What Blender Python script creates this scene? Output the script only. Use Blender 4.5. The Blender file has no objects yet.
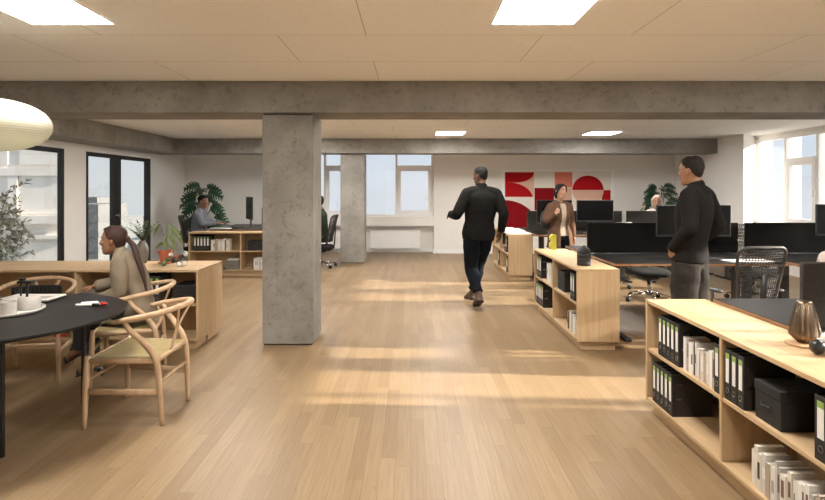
EXPOSURE = 0.2
SUN = 17.0
SKY = 1.1
LAMP = 66.0
import bpy, bmesh, math, random
from mathutils import Vector, Matrix, Quaternion, noise
R = math.radians
PI = math.pi
rnd = random.Random(7)
SC = bpy.context.scene
COL = SC.collection

# ------------------------------------------------------------------ materials
def newmat(name):
    m = bpy.data.materials.new(name); m.use_nodes = True
    nt = m.node_tree
    return m, nt, nt.nodes['Principled BSDF']

def N(nt, t, **kw):
    n = nt.nodes.new(t)
    for k, v in kw.items():
        if k in n.inputs.keys():
            n.inputs[k].default_value = v
        else:
            setattr(n, k, v)
    return n

def lk(nt, a, ao, b, bi): nt.links.new(a.outputs[ao], b.inputs[bi])

def c4(c): return (c[0], c[1], c[2], 1)

def pm(name, col, rough=.5, metal=0., var=.12, scale=8., stretch=(1, 1, 1), bump=0., bscale=80., bstretch=None, col2=None, spec=.5, detail=4., sheen=0.):
    """surface with a soft noise variation between two tones and a fine noise bump, object space"""
    m, nt, b = newmat(name)
    b.inputs['Roughness'].default_value = rough
    b.inputs['Metallic'].default_value = metal
    b.inputs['Specular IOR Level'].default_value = spec
    if sheen: b.inputs['Sheen Weight'].default_value = sheen
    tc = N(nt, 'ShaderNodeTexCoord')
    mp = N(nt, 'ShaderNodeMapping'); mp.inputs['Scale'].default_value = stretch
    lk(nt, tc, 'Object', mp, 'Vector')
    nz = N(nt, 'ShaderNodeTexNoise', Scale=scale, Detail=detail)
    lk(nt, mp, 'Vector', nz, 'Vector')
    if col2 is None:
        col2 = tuple(min(1, x * (1 + var)) for x in col); col = tuple(x * (1 - var) for x in col)
    rp = N(nt, 'ShaderNodeValToRGB')
    rp.color_ramp.elements[0].position = .3; rp.color_ramp.elements[0].color = c4(col)
    rp.color_ramp.elements[1].position = .7; rp.color_ramp.elements[1].color = c4(col2)
    lk(nt, nz, 'Fac', rp, 'Fac'); lk(nt, rp, 'Color', b, 'Base Color')
    if bump:
        m2 = N(nt, 'ShaderNodeMapping'); m2.inputs['Scale'].default_value = bstretch or stretch
        lk(nt, tc, 'Object', m2, 'Vector')
        n2 = N(nt, 'ShaderNodeTexNoise', Scale=bscale, Detail=3.)
        lk(nt, m2, 'Vector', n2, 'Vector')
        bp = N(nt, 'ShaderNodeBump', Strength=bump, Distance=.01)
        lk(nt, n2, 'Fac', bp, 'Height'); lk(nt, bp, 'Normal', b, 'Normal')
    return m

def emit(name, col, s):
    m, nt, b = newmat(name)
    b.inputs['Base Color'].default_value = c4(col)
    b.inputs['Emission Color'].default_value = c4(col); b.inputs['Emission Strength'].default_value = s
    return m

def glass_mat(name, tint=(1, 1, 1), refl=.06):
    m, nt, b = newmat(name)
    nt.nodes.remove(b)
    t = N(nt, 'ShaderNodeBsdfTransparent', Color=c4(tint)); g = N(nt, 'ShaderNodeBsdfGlossy', Roughness=.02)
    mx = N(nt, 'ShaderNodeMixShader', Fac=refl)
    out = nt.nodes['Material Output']
    lk(nt, t, 0, mx, 1); lk(nt, g, 0, mx, 2); lk(nt, mx, 0, out, 'Surface')
    return m

def floor_mat():
    m, nt, b = newmat('oak_planks')
    tc = N(nt, 'ShaderNodeTexCoord'); sx = N(nt, 'ShaderNodeSeparateXYZ'); cx = N(nt, 'ShaderNodeCombineXYZ')
    lk(nt, tc, 'Object', sx, 0); lk(nt, sx, 'X', cx, 'Y')
    dv = N(nt, 'ShaderNodeMath', operation='DIVIDE'); lk(nt, sx, 'X', dv, 0); dv.inputs[1].default_value = .082
    fl = N(nt, 'ShaderNodeMath', operation='FLOOR'); lk(nt, dv, 0, fl, 0)
    wn_ = N(nt, 'ShaderNodeTexWhiteNoise', noise_dimensions='1D'); lk(nt, fl, 0, wn_, 'W')
    ma = N(nt, 'ShaderNodeMath', operation='MULTIPLY_ADD'); lk(nt, wn_, 'Value', ma, 0); ma.inputs[1].default_value = 1.05; lk(nt, sx, 'Y', ma, 2)
    lk(nt, ma, 0, cx, 'X')
    def brick(c1, c2, mort, off):
        k = N(nt, 'ShaderNodeTexBrick'); k.offset = 0; k.offset_frequency = 2; k.squash = 1
        k.inputs['Color1'].default_value = c4(c1); k.inputs['Color2'].default_value = c4(c2); k.inputs['Mortar'].default_value = c4(mort)
        k.inputs['Scale'].default_value = 1; k.inputs['Mortar Size'].default_value = .0009; k.inputs['Mortar Smooth'].default_value = .3
        k.inputs['Brick Width'].default_value = 1.05; k.inputs['Row Height'].default_value = .082
        lk(nt, cx, 0, k, 'Vector'); return k
    k1 = brick((.235, .157, .083), (.305, .212, .119), (.168, .108, .054), 0)
    # grain
    mp = N(nt, 'ShaderNodeMapping'); mp.inputs['Scale'].default_value = (1.4, 30, 1)
    lk(nt, cx, 0, mp, 'Vector')
    nz = N(nt, 'ShaderNodeTexNoise', Scale=2.2, Detail=6., Roughness=.6)
    lk(nt, mp, 'Vector', nz, 'Vector')
    rp = N(nt, 'ShaderNodeValToRGB')
    rp.color_ramp.elements[0].position = .25; rp.color_ramp.elements[0].color = (.74, .70, .66, 1)
    rp.color_ramp.elements[1].position = .7; rp.color_ramp.elements[1].color = (1.06, 1.06, 1.06, 1)
    lk(nt, nz, 'Fac', rp, 'Fac')
    mx = N(nt, 'ShaderNodeMix', data_type='RGBA', blend_type='MULTIPLY'); mx.inputs[0].default_value = .8
    nt.links.new(k1.outputs['Color'], mx.inputs[6]); nt.links.new(rp.outputs['Color'], mx.inputs[7])
    # knots
    vo = N(nt, 'ShaderNodeTexVoronoi', voronoi_dimensions='2D', Scale=2.6); lk(nt, cx, 0, vo, 'Vector')
    r2 = N(nt, 'ShaderNodeValToRGB'); r2.color_ramp.elements[0].position = .0; r2.color_ramp.elements[0].color = (.45, .36, .28, 1)
    r2.color_ramp.elements[1].position = .022; r2.color_ramp.elements[1].color = (1, 1, 1, 1)
    lk(nt, vo, 'Distance', r2, 'Fac')
    m3 = N(nt, 'ShaderNodeMix', data_type='RGBA', blend_type='MULTIPLY'); m3.inputs[0].default_value = .8
    nt.links.new(mx.outputs[2], m3.inputs[6]); nt.links.new(r2.outputs['Color'], m3.inputs[7])
    nt.links.new(m3.outputs[2], b.inputs['Base Color'])
    b.inputs['Roughness'].default_value = .42; b.inputs['Specular IOR Level'].default_value = .4
    bp = N(nt, 'ShaderNodeBump', Strength=.08, Distance=.004); lk(nt, nz, 'Fac', bp, 'Height'); lk(nt, bp, 'Normal', b, 'Normal')
    return m

def ceiling_mat():
    m, nt, b = newmat('wood_wool_ceiling')
    tc = N(nt, 'ShaderNodeTexCoord'); mp = N(nt, 'ShaderNodeMapping')
    mp.inputs['Location'].default_value = (.297 + 17.7, -3.667 + 7.6, 0)
    lk(nt, tc, 'Object', mp, 'Vector')
    k = N(nt, 'ShaderNodeTexBrick'); k.offset = .335; k.offset_frequency = 2
    k.inputs['Color1'].default_value = (.91, .89, .855, 1); k.inputs['Color2'].default_value = (.925, .905, .87, 1)
    k.inputs['Mortar'].default_value = (.16, .12, .08, 1)
    k.inputs['Scale'].default_value = 1; k.inputs['Mortar Size'].default_value = .0016; k.inputs['Mortar Smooth'].default_value = .1
    k.inputs['Brick Width'].default_value = 1.77; k.inputs['Row Height'].default_value = .76
    lk(nt, mp, 'Vector', k, 'Vector')
    nz = N(nt, 'ShaderNodeTexNoise', Scale=55., Detail=3.); m2 = N(nt, 'ShaderNodeMapping'); m2.inputs['Scale'].default_value = (.5, 1, 1)
    lk(nt, tc, 'Object', m2, 'Vector'); lk(nt, m2, 'Vector', nz, 'Vector')
    rp = N(nt, 'ShaderNodeValToRGB'); rp.color_ramp.elements[0].position = .25; rp.color_ramp.elements[0].color = (.90, .89, .88, 1)
    rp.color_ramp.elements[1].position = .5; rp.color_ramp.elements[1].color = (1, 1, 1, 1)
    lk(nt, nz, 'Fac', rp, 'Fac')
    mx = N(nt, 'ShaderNodeMix', data_type='RGBA', blend_type='MULTIPLY'); mx.inputs[0].default_value = .7
    nt.links.new(k.outputs['Color'], mx.inputs[6]); nt.links.new(rp.outputs['Color'], mx.inputs[7]); nt.links.new(mx.outputs[2], b.inputs['Base Color'])
    b.inputs['Roughness'].default_value = .9; b.inputs['Specular IOR Level'].default_value = .15
    return m

def concrete_mat():
    m, nt, b = newmat('concrete')
    tc = N(nt, 'ShaderNodeTexCoord')
    a = N(nt, 'ShaderNodeTexNoise', Scale=2.2, Detail=8., Roughness=.62); lk(nt, tc, 'Object', a, 'Vector')
    rp = N(nt, 'ShaderNodeValToRGB'); e = rp.color_ramp.elements
    e[0].position = .28; e[0].color = (.185, .17, .15, 1); e[1].position = .66; e[1].color = (.30, .278, .248, 1)
    lk(nt, a, 'Fac', rp, 'Fac')
    d = N(nt, 'ShaderNodeTexNoise', Scale=15., Detail=7., Roughness=.8); lk(nt, tc, 'Object', d, 'Vector')
    r2 = N(nt, 'ShaderNodeValToRGB'); e = r2.color_ramp.elements
    e[0].position = .36; e[0].color = (.56, .53, .5, 1); e[1].position = .47; e[1].color = (1, 1, 1, 1)
    lk(nt, d, 'Fac', r2, 'Fac')
    mx = N(nt, 'ShaderNodeMix', data_type='RGBA', blend_type='MULTIPLY'); mx.inputs[0].default_value = .7
    nt.links.new(rp.outputs['Color'], mx.inputs[6]); nt.links.new(r2.outputs['Color'], mx.inputs[7])
    v = N(nt, 'ShaderNodeTexVoronoi', Scale=38.); lk(nt, tc, 'Object', v, 'Vector')
    r3 = N(nt, 'ShaderNodeValToRGB'); e = r3.color_ramp.elements
    e[0].position = .06; e[0].color = (.6, .58, .55, 1); e[1].position = .12; e[1].color = (1, 1, 1, 1)
    lk(nt, v, 'Distance', r3, 'Fac')
    m3 = N(nt, 'ShaderNodeMix', data_type='RGBA', blend_type='MULTIPLY'); m3.inputs[0].default_value = .6
    nt.links.new(mx.outputs[2], m3.inputs[6]); nt.links.new(r3.outputs['Color'], m3.inputs[7])
    nt.links.new(m3.outputs[2], b.inputs['Base Color'])
    b.inputs['Roughness'].default_value = .8; b.inputs['Specular IOR Level'].default_value = .3
    bp = N(nt, 'ShaderNodeBump', Strength=.35, Distance=.006); lk(nt, d, 'Fac', bp, 'Height'); lk(nt, bp, 'Normal', b, 'Normal')
    return m

def art_mat(name, col): return pm(name, col, rough=.9, var=.05, scale=40, bump=.25, bscale=300, spec=.2)

MT = {}
MT['floor'] = floor_mat()
MT['ceiling'] = ceiling_mat()
MT['concrete'] = concrete_mat()
MT['plaster'] = pm('plaster', (.87, .845, .805), rough=.85, var=.015, scale=2, bump=.05, bscale=200, spec=.2)
MT['white'] = pm('white_lacquer', (.91, .90, .885), rough=.45, var=.01, scale=3)
MT['oak'] = pm('oak_board', (.445, .30, .16), col2=(.52, .37, .215), rough=.5, scale=1.6, stretch=(1.2, 22, 22), bump=.03, bscale=8, spec=.35, detail=6)
MT['oak_up'] = pm('oak_upright', (.445, .30, .16), col2=(.52, .37, .215), rough=.5, scale=1.6, stretch=(22, 22, 1.2), bump=.03, bscale=8, spec=.35, detail=6)
MT['oak_back_shaded'] = pm('oak_back_shaded', (.36, .228, .113), col2=(.42, .278, .148), rough=.55, scale=1.6, stretch=(18, 18, 1.2), spec=.3, detail=6)  # shade inside the bookcases put into the colour, darker than the boards
MT['oak_edge'] = pm('dark_oak_edge', (.25, .125, .055), col2=(.36, .19, .09), rough=.5, scale=2, stretch=(3, 3, 20))
MT['chair_wood'] = pm('soaped_beech', (.44, .295, .175), col2=(.53, .375, .235), rough=.5, scale=5, stretch=(6, 6, 1.2), spec=.35)
MT['black'] = pm('black_metal', (.012, .011, .011), rough=.42, var=.1)
MT['frame_black'] = pm('black_frame', (.010, .009, .008), rough=.5, var=.1)
MT['lino'] = pm('black_linoleum', (.0075, .007, .0066), rough=.36, var=.12, scale=30, spec=.2)
MT['screen_felt'] = pm('charcoal_felt', (.009, .0083, .0078), rough=.95, var=.15, scale=60, bump=.1, bscale=400, spec=.15)
MT['screen_grey'] = pm('grey_felt', (.040, .036, .032), rough=.95, var=.12, scale=60, bump=.1, bscale=400, spec=.15)
MT['monitor'] = pm('monitor_shell', (.014, .013, .013), rough=.45, var=.05)
MT['panel'] = pm('screen_panel', (.005, .005, .005), rough=.22, var=.05, spec=.25)
MT['bezel'] = pm('grey_bezel', (.055, .052, .05), rough=.4, var=.05)
MT['chrome'] = pm('chrome', (.62, .60, .58), rough=.16, metal=1, var=.05)
MT['rubber'] = pm('black_plastic', (.014, .013, .013), rough=.5, var=.1)
MT['fabric_black'] = pm('black_fabric', (.018, .017, .016), rough=.9, var=.2, scale=80, bump=.15, bscale=500, spec=.2)
MT['mesh'] = pm('chair_mesh', (.030, .027, .024), rough=.7, var=.1)
MT['chair_grey'] = pm('chair_frame', (.045, .040, .036), rough=.5, var=.1)
MT['binder'] = pm('binder_board', (.014, .013, .012), col2=(.035, .031, .027), rough=.6, scale=220, spec=.35)
MT['binder_plain'] = pm('binder_spine', (.012, .0115, .011), rough=.5, var=.1)
MT['label'] = pm('paper_label', (.72, .70, .66), rough=.7, var=.02)
MT['green'] = pm('green_band', (.24, .38, .085), rough=.6, var=.05)
MT['paper'] = pm('paper', (.66, .62, .56), rough=.85, var=.06, scale=120, stretch=(1, 1, 1))
MT['boxblack'] = pm('storage_box', (.010, .0098, .0095), rough=.7, var=.12, scale=30, bump=.05, bscale=300)
BOOKC = [pm('book_cover_%s' % n, c, rough=.55, var=.05) for n, c in [
    ('white', (.72, .70, .66)), ('cream', (.62, .56, .46)), ('grey', (.36, .34, .31)), ('pale_grey', (.55, .53, .50)),
    ('black', (.02, .019, .018)), ('tan', (.40, .32, .24)), ('brown', (.14, .085, .06)), ('ivory', (.68, .65, .58))]]
BOOKN = ['white', 'cream', 'grey', 'pale grey', 'black', 'tan', 'dark brown', 'ivory']
MT['cord'] = pm('paper_cord', (.275, .21, .083), col2=(.345, .27, .12), rough=.8, scale=24, bump=.2, bscale=90, bstretch=(1, 1, 1))
MT['ceramic'] = pm('matte_ceramic', (.17, .15, .125), rough=.75, var=.08, scale=12, bump=.06, bscale=100)
MT['cupwhite'] = pm('white_stoneware', (.60, .57, .53), rough=.5, var=.03)
MT['terracotta'] = pm('terracotta', (.40, .105, .045), rough=.8, var=.12, scale=14, bump=.08, bscale=120)
MT['soil'] = pm('soil', (.035, .022, .014), rough=1, var=.4, scale=60, bump=.6, bscale=90)
MT['leaf'] = pm('leaf_green', (.035, .075, .022), col2=(.065, .12, .035), rough=.45, scale=9)
MT['leaf_dark'] = pm('leaf_dark', (.010, .034, .016), col2=(.026, .062, .030), rough=.33, scale=6)
MT['leaf_olive'] = pm('leaf_olive', (.22, .25, .19), col2=(.48, .50, .42), rough=.5, scale=9)
MT['leaf_lime'] = pm('leaf_mottled', (.06, .11, .018), col2=(.17, .20, .045), rough=.45, scale=26)
MT['stem'] = pm('green_stem', (.07, .09, .035), rough=.6)
MT['bark'] = pm('bark', (.10, .072, .05), rough=.9, var=.3, scale=30, bump=.5, bscale=60)
MT['bronze'] = pm('bronze', (.20, .15, .105), col2=(.27, .205, .145), rough=.3, metal=1, scale=14)
MT['disc'] = pm('plywood_disc', (.42, .25, .12), col2=(.5, .31, .16), rough=.55, scale=8)
MT['yellow'] = pm('yellow_green', (.46, .44, .045), rough=.45, var=.06)
MT['canister'] = pm('dark_canister', (.013, .013, .016), rough=.62, var=.15, bump=.15, bscale=300)
MT['lantern'] = None
MT['red'] = pm('red_plastic', (.50, .02, .015), rough=.35, var=.05)
MT['ball_green'] = pm('green_ball', (.03, .12, .035), rough=.4)
MT['ball_white'] = pm('white_ball', (.68, .66, .63), rough=.4, var=.02)
MT['ball_black'] = pm('black_ball', (.012, .012, .012), rough=.35)
MT['ball_red'] = pm('coral_ball', (.42, .10, .06), rough=.4)
MT['glass'] = glass_mat('window_glass', (.97, .985, 1), .05)
MT['glass_dim'] = glass_mat('door_glass', (.93, .94, .93), .06)
MT['paving'] = pm('pale_paving', (.36, .35, .33), rough=.9, var=.05)
MT['haze'] = pm('haze_tinted_render', (.15, .155, .16), rough=.9, var=.03)  # haze over the far blocks is put into this colour
MT['haze_glass'] = pm('haze_tinted_glazing', (.14, .145, .152), rough=.6)  # bands kept close to the wall tone to paint in the haze
MT['facade'] = pm('facade_render', (.76, .72, .67), rough=.9, var=.03, scale=1)
MT['facade_glass'] = pm('facade_glass', (.76, .72, .67), rough=.7, var=.1, scale=.7)
MT['skin_dark'] = pm('skin_dark', (.105, .045, .025), rough=.5, var=.05, scale=20)
MT['skin_tan'] = pm('skin_tan', (.27, .128, .066), rough=.5, var=.05, scale=20)
MT['skin_light'] = pm('skin_light', (.42, .225, .14), rough=.5, var=.05, scale=20)
MT['skin_brown'] = pm('skin_brown', (.185, .085, .045), rough=.5, var=.05, scale=20)
MT['hair_black'] = pm('hair_black', (.009, .008, .007), rough=.85, spec=.15, var=.3, scale=60, stretch=(4, 4, 1), bump=.4, bscale=120)
MT['hair_brown'] = pm('hair_brown', (.026, .011, .007), col2=(.052, .023, .014), rough=.6, spec=.3, scale=40, stretch=(5, 5, 1), bump=.3, bscale=80)
MT['hair_dark'] = pm('hair_dark', (.009, .006, .005), col2=(.017, .011, .008), rough=.7, spec=.25, scale=40, stretch=(5, 5, 1), bump=.3, bscale=80)
MT['hair_ash'] = pm('hair_ash', (.42, .34, .28), col2=(.55, .45, .38), rough=.5, scale=40, bump=.3, bscale=80)
MT['eye'] = pm('eye', (.02, .014, .01), rough=.2)
MT['lip'] = pm('lip', (.36, .12, .09), rough=.45)
def cloth(n, c, **k):
    return pm(n, c, rough=.95, var=.12, scale=5, bump=.25, bscale=14, spec=.1, sheen=k.get('sheen', .1))
MT['jacket_black'] = cloth('black_jacket', (.008, .0074, .0066), sheen=0)
MT['denim'] = cloth('dark_denim', (.0075, .009, .012), sheen=0)
MT['charcoal_shirt'] = cloth('charcoal_shirt', (.0145, .0128, .012), sheen=0)
MT['charcoal_trousers'] = cloth('charcoal_trousers', (.032, .028, .024), sheen=0)
MT['beige_blazer'] = cloth('beige_blazer', (.205, .163, .115), sheen=0)
MT['brown_blazer'] = cloth('brown_blazer', (.115, .064, .041), sheen=0)
MT['cream_knit'] = cloth('cream_knit', (.46, .36, .27))
MT['white_tee'] = cloth('white_tee', (.6, .57, .53))
MT['blue_shirt'] = cloth('blue_grey_shirt', (.15, .155, .175))
MT['green_knit'] = cloth('green_knit', (.022, .036, .020))
MT['grey_trousers'] = cloth('grey_trousers', (.035, .033, .034))
MT['shoe_brown'] = pm('shoe_brown', (.075, .042, .024), rough=.6, var=.2)
MT['shoe_black'] = pm('shoe_black', (.010, .009, .009), rough=.4)
MT['bag'] = pm('bag_leather', (.022, .021, .022), rough=.55, var=.1)
MT['mauve'] = cloth('mauve_fabric', (.50, .43, .39))
MT['tag'] = pm('silver', (.22, .21, .20), rough=.3, metal=1)

# ------------------------------------------------------------------ mesh building
class G:
    def __init__(s): s.v = []; s.f = []
    def add(s, vs, fs):
        b = len(s.v); s.v += [tuple(v) for v in vs]; s.f += [tuple(i + b for i in f) for f in fs]; return s
    def bx(s, x0, y0, z0, x1, y1, z1, M=None):
        vs = [Vector(p) for p in ((x0, y0, z0), (x1, y0, z0), (x1, y1, z0), (x0, y1, z0), (x0, y0, z1), (x1, y0, z1), (x1, y1, z1), (x0, y1, z1))]
        if M is not None: vs = [M @ v for v in vs]
        return s.add(vs, [(0, 3, 2, 1), (4, 5, 6, 7), (0, 1, 5, 4), (1, 2, 6, 5), (2, 3, 7, 6), (3, 0, 4, 7)])
    def prism(s, poly, a, b, M=None):
        """poly in (x, z), extruded along y from a to b"""
        n = len(poly)
        vs = [Vector((p[0], a, p[1])) for p in poly] + [Vector((p[0], b, p[1])) for p in poly]
        if M is not None: vs = [M @ v for v in vs]
        fs = [tuple(range(n)), tuple(range(2 * n - 1, n - 1, -1))] + [(i, i + n, (i + 1) % n + n, (i + 1) % n) for i in range(n)]
        return s.add(vs, fs)
    def tube(s, pts, r, n=10, closed=False):
        pts = [Vector(p) for p in pts]; k = len(pts)
        rs = r if isinstance(r, (list, tuple)) else [r] * k
        return s.loft(pts, [(x, x) for x in rs], None, n, closed)
    def loft(s, pts, secs, sides=None, n=16, closed=False, power=2.0):
        pts = [Vector(p) for p in pts]; k = len(pts); base = len(s.v); prev = None
        for i in range(k):
            if closed: t = pts[(i + 1) % k] - pts[i - 1]
            else: t = pts[min(i + 1, k - 1)] - pts[max(i - 1, 0)]
            if t.length < 1e-9: t = Vector((0, 0, 1))
            t.normalize()
            if sides is not None: sd = Vector(sides[i] if isinstance(sides, list) else sides)
            elif prev is not None: sd = prev
            else: sd = Vector((1, 0, 0)) if abs(t.x) < .8 else Vector((0, 1, 0))
            sd = sd - t * sd.dot(t)
            if sd.length < 1e-6: sd = t.orthogonal()
            sd.normalize(); prev = sd
            up = t.cross(sd)
            for j in range(n):
                a = 2 * PI * j / n; c, q = math.cos(a), math.sin(a)
                if power != 2.0:
                    c = math.copysign(abs(c) ** (2 / power), c); q = math.copysign(abs(q) ** (2 / power), q)
                s.v.append(tuple(pts[i] + sd * c * secs[i][0] + up * q * secs[i][1]))
        for i in range(k if closed else k - 1):
            i2 = (i + 1) % k
            for j in range(n):
                j2 = (j + 1) % n
                s.f.append((base + i * n + j, base + i * n + j2, base + i2 * n + j2, base + i2 * n + j))
        if not closed:
            s.f.append(tuple(base + j for j in range(n - 1, -1, -1)))
            s.f.append(tuple(base + (k - 1) * n + j for j in range(n)))
        return s
    def lathe(s, prof, c=(0, 0, 0), n=28, M=None):
        base = len(s.v); k = len(prof)
        for r, z in prof:
            for j in range(n):
                a = 2 * PI * j / n; v = Vector((c[0] + r * math.cos(a), c[1] + r * math.sin(a), c[2] + z))
                s.v.append(tuple(M @ v if M is not None else v))
        for i in range(k - 1):
            for j in range(n):
                j2 = (j + 1) % n
                s.f.append((base + i * n + j, base + i * n + j2, base + (i + 1) * n + j2, base + (i + 1) * n + j))
        s.f.append(tuple(base + j for j in range(n - 1, -1, -1))); s.f.append(tuple(base + (k - 1) * n + j for j in range(n)))
        return s
    def cyl(s, c, r, h, n=24, M=None): return s.lathe([(r, 0), (r, h)], c, n, M)
    def ell(s, c, rad, n=18, m=10, M=None):
        c = Vector(c); pr = []
        base = len(s.v)
        for i in range(m + 1):
            th = PI * (i + .04 * (1 if i == 0 else -1 if i == m else 0)) / m
            for j in range(n):
                a = 2 * PI * j / n
                v = Vector((rad[0] * math.sin(th) * math.cos(a), rad[1] * math.sin(th) * math.sin(a), -rad[2] * math.cos(th)))
                if M is not None: v = M @ v
                s.v.append(tuple(c + v))
        for i in range(m):
            for j in range(n):
                j2 = (j + 1) % n
                s.f.append((base + i * n + j, base + i * n + j2, base + (i + 1) * n + j2, base + (i + 1) * n + j))
        s.f.append(tuple(base + j for j in range(n - 1, -1, -1))); s.f.append(tuple(base + m * n + j for j in range(n)))
        return s
    def mesh(s, name):
        me = bpy.data.meshes.new(name); me.from_pydata(s.v, [], s.f); me.update(); return me
    def build(s, name, m, parent=None, smooth=False, bevel=0., segs=2, subsurf=0):
        me = s.mesh(name)
        o = bpy.data.objects.new(name, me); COL.objects.link(o)
        if m is not None: me.materials.append(MT[m] if isinstance(m, str) else m)
        if smooth: me.polygons.foreach_set('use_smooth', [True] * len(me.polygons))
        if bevel:
            b = o.modifiers.new('bevel', 'BEVEL'); b.width = bevel; b.segments = segs; b.limit_method = 'ANGLE'; b.angle_limit = R(40)
        if subsurf:
            q = o.modifiers.new('subsurf', 'SUBSURF'); q.levels = subsurf; q.render_levels = subsurf
        if parent is not None: o.parent = parent
        return o

def autosmooth(o, ang=35):
    me = o.data
    me.polygons.foreach_set('use_smooth', [True] * len(me.polygons))
    bm = bmesh.new(); bm.from_mesh(me)
    for e in bm.edges:
        if len(e.link_faces) == 2 and e.calc_face_angle(0) > R(ang): e.smooth = False
    bm.to_mesh(me); bm.free(); return o

def thing(name, label, cat, loc=(0, 0, 0), rz=0., group=None):
    o = bpy.data.objects.new(name, None); o.empty_display_size = .1; COL.objects.link(o)
    o.location = loc; o.rotation_euler = (0, 0, rz)
    return tag(o, label, cat, group)

def tag(o, label, cat, group=None):
    o['label'] = label; o['category'] = cat
    if group: o['group'] = group
    return o

def struct(g, name, m, bevel=0., parent=None, smooth=False):
    o = g.build(name, m, parent, smooth, bevel)
    if parent is None: o['kind'] = 'structure'
    return o

def clone(root, loc, rz=None, label=None, group=None, tilt=None):
    kids = {}
    for o in COL.objects:
        if o.parent is not None: kids.setdefault(o.parent.name, []).append(o)
    def cp(o, parent):
        c = o.copy(); COL.objects.link(c)
        if parent is not None: c.parent = parent
        for ch in kids.get(o.name, []): cp(ch, c)
        return c
    r = cp(root, None)
    r.location = loc
    if rz is not None: r.rotation_euler = (0, 0, rz)
    if tilt is not None: r.rotation_euler = tilt
    if label: r['label'] = label
    if group: r['group'] = group
    return r

def catmull(pts, sub=4):
    pts = [Vector(p) for p in pts]; out = []
    for i in range(len(pts) - 1):
        p0 = pts[i - 1] if i else pts[0] * 2 - pts[1]; p1 = pts[i]; p2 = pts[i + 1]
        p3 = pts[i + 2] if i + 2 < len(pts) else pts[-1] * 2 - pts[-2]
        for k in range(sub):
            t = k / sub
            out.append(.5 * ((2 * p1) + (p2 - p0) * t + (2 * p0 - 5 * p1 + 4 * p2 - p3) * t * t + (3 * p1 - p0 - 3 * p2 + p3) * t ** 3))
    out.append(pts[-1]); return out

def chain(g, pts, secs, sides=None, sub=4, n=18, power=2.0):
    """smooth loft through a few joints; secs may hold radii or (wide, deep) pairs"""
    secs = [(q, q) if not isinstance(q, tuple) else q for q in secs]
    P = catmull(pts, sub); S = catmull([Vector((a, b, 0)) for a, b in secs], sub)
    sd = None
    if sides is not None:
        if isinstance(sides, list): sd = catmull(sides, sub)
        else: sd = sides
    return g.loft(P, [(max(q.x, .001), max(q.y, .001)) for q in S], sd, n, power=power)

def hump(v, amp, sc, seed=0.):
    return amp * noise.noise(Vector((v.x * sc + seed, v.y * sc, v.z * sc)))

def fuse(g, name, m, parent=None, voxel=.006, smooth=4, fold=0., fscale=9., squash=.45, seed=0.):
    """one continuous skin over all the shells collected in g, with optional cloth folds"""
    o = g.build(name + '_tmp', None)
    q = o.modifiers.new('r', 'REMESH'); q.mode = 'VOXEL'; q.voxel_size = voxel; q.adaptivity = 0
    if smooth:
        w = o.modifiers.new('s', 'SMOOTH'); w.factor = .5; w.iterations = smooth
    dg = bpy.context.evaluated_depsgraph_get(); dg.update()
    me = bpy.data.meshes.new_from_object(o.evaluated_get(dg))
    old = o.data; bpy.data.objects.remove(o); bpy.data.meshes.remove(old)
    me.name = name
    if fold:
        ns = [v.normal.copy() for v in me.vertices]
        for v, nn in zip(me.vertices, ns):
            c = v.co
            a = noise.noise(Vector((c.x * fscale + seed, c.y * fscale, c.z * fscale * squash * 2 + c.x * 3)))
            b = noise.noise(Vector((c.x * fscale * 2.1 + seed, c.y * fscale * 2.1 + 7, c.z * fscale * 3.2)))
            v.co = c + nn * fold * (a + .55 * b)
        me.update()
    me.materials.clear(); me.materials.append(MT[m] if isinstance(m, str) else m)
    me.polygons.foreach_set('use_smooth', [True] * len(me.polygons))
    r = bpy.data.objects.new(name, me); COL.objects.link(r)
    if parent is not None: r.parent = parent
    return r
# ------------------------------------------------------------------ camera
cam = bpy.data.objects.new('camera', bpy.data.cameras.new('camera')); COL.objects.link(cam)
cam.location = (0, 0, 1.5); cam.rotation_euler = (R(90), 0, 0)
cam.data.sensor_width = 36; cam.data.lens = 24.0
cam.data.shift_x = 2.0 / 825; cam.data.shift_y = -60.5 / 825
cam.data.clip_start = .05; cam.data.clip_end = 300
SC.camera = cam

# ------------------------------------------------------------------ light
SC.view_settings.view_transform = 'Standard'; SC.view_settings.look = 'None'
SC.view_settings.gamma = 1; SC.view_settings.exposure = EXPOSURE
SC.view_settings.use_curve_mapping = False
sun = bpy.data.objects.new('sun', bpy.data.lights.new('sun', 'SUN')); COL.objects.link(sun)
sun.data.energy = SUN; sun.data.color = (1, .89, .74); sun.data.angle = R(1.0)
sun.rotation_euler = Vector((-1, .06, -.322)).to_track_quat('-Z', 'Y').to_euler()
sun.location = (12, 3, 6)

w = bpy.data.worlds.new('sky'); SC.world = w; w.use_nodes = True
nt = w.node_tree; bg = nt.nodes['Background']
tc = N(nt, 'ShaderNodeTexCoord'); sx = N(nt, 'ShaderNodeSeparateXYZ'); lk(nt, tc, 'Generated', sx, 0)
rp = N(nt, 'ShaderNodeValToRGB'); e = rp.color_ramp.elements
e[0].position = 0; e[0].color = (.62, .645, .675, 1); e[1].position = .5; e[1].color = (.46, .575, .77, 1)
e2 = rp.color_ramp.elements.new(.12); e2.color = (.60, .675, .76, 1)
lk(nt, sx, 'Z', rp, 'Fac')
mp = N(nt, 'ShaderNodeMapping'); mp.inputs['Scale'].default_value = (1, 1, 3.2); lk(nt, tc, 'Generated', mp, 'Vector')
nz = N(nt, 'ShaderNodeTexNoise', Scale=2.6, Detail=5.); lk(nt, mp, 'Vector', nz, 'Vector')
r2 = N(nt, 'ShaderNodeValToRGB'); r2.color_ramp.elements[0].position = .42; r2.color_ramp.elements[0].color = (0, 0, 0, 1)
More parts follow.
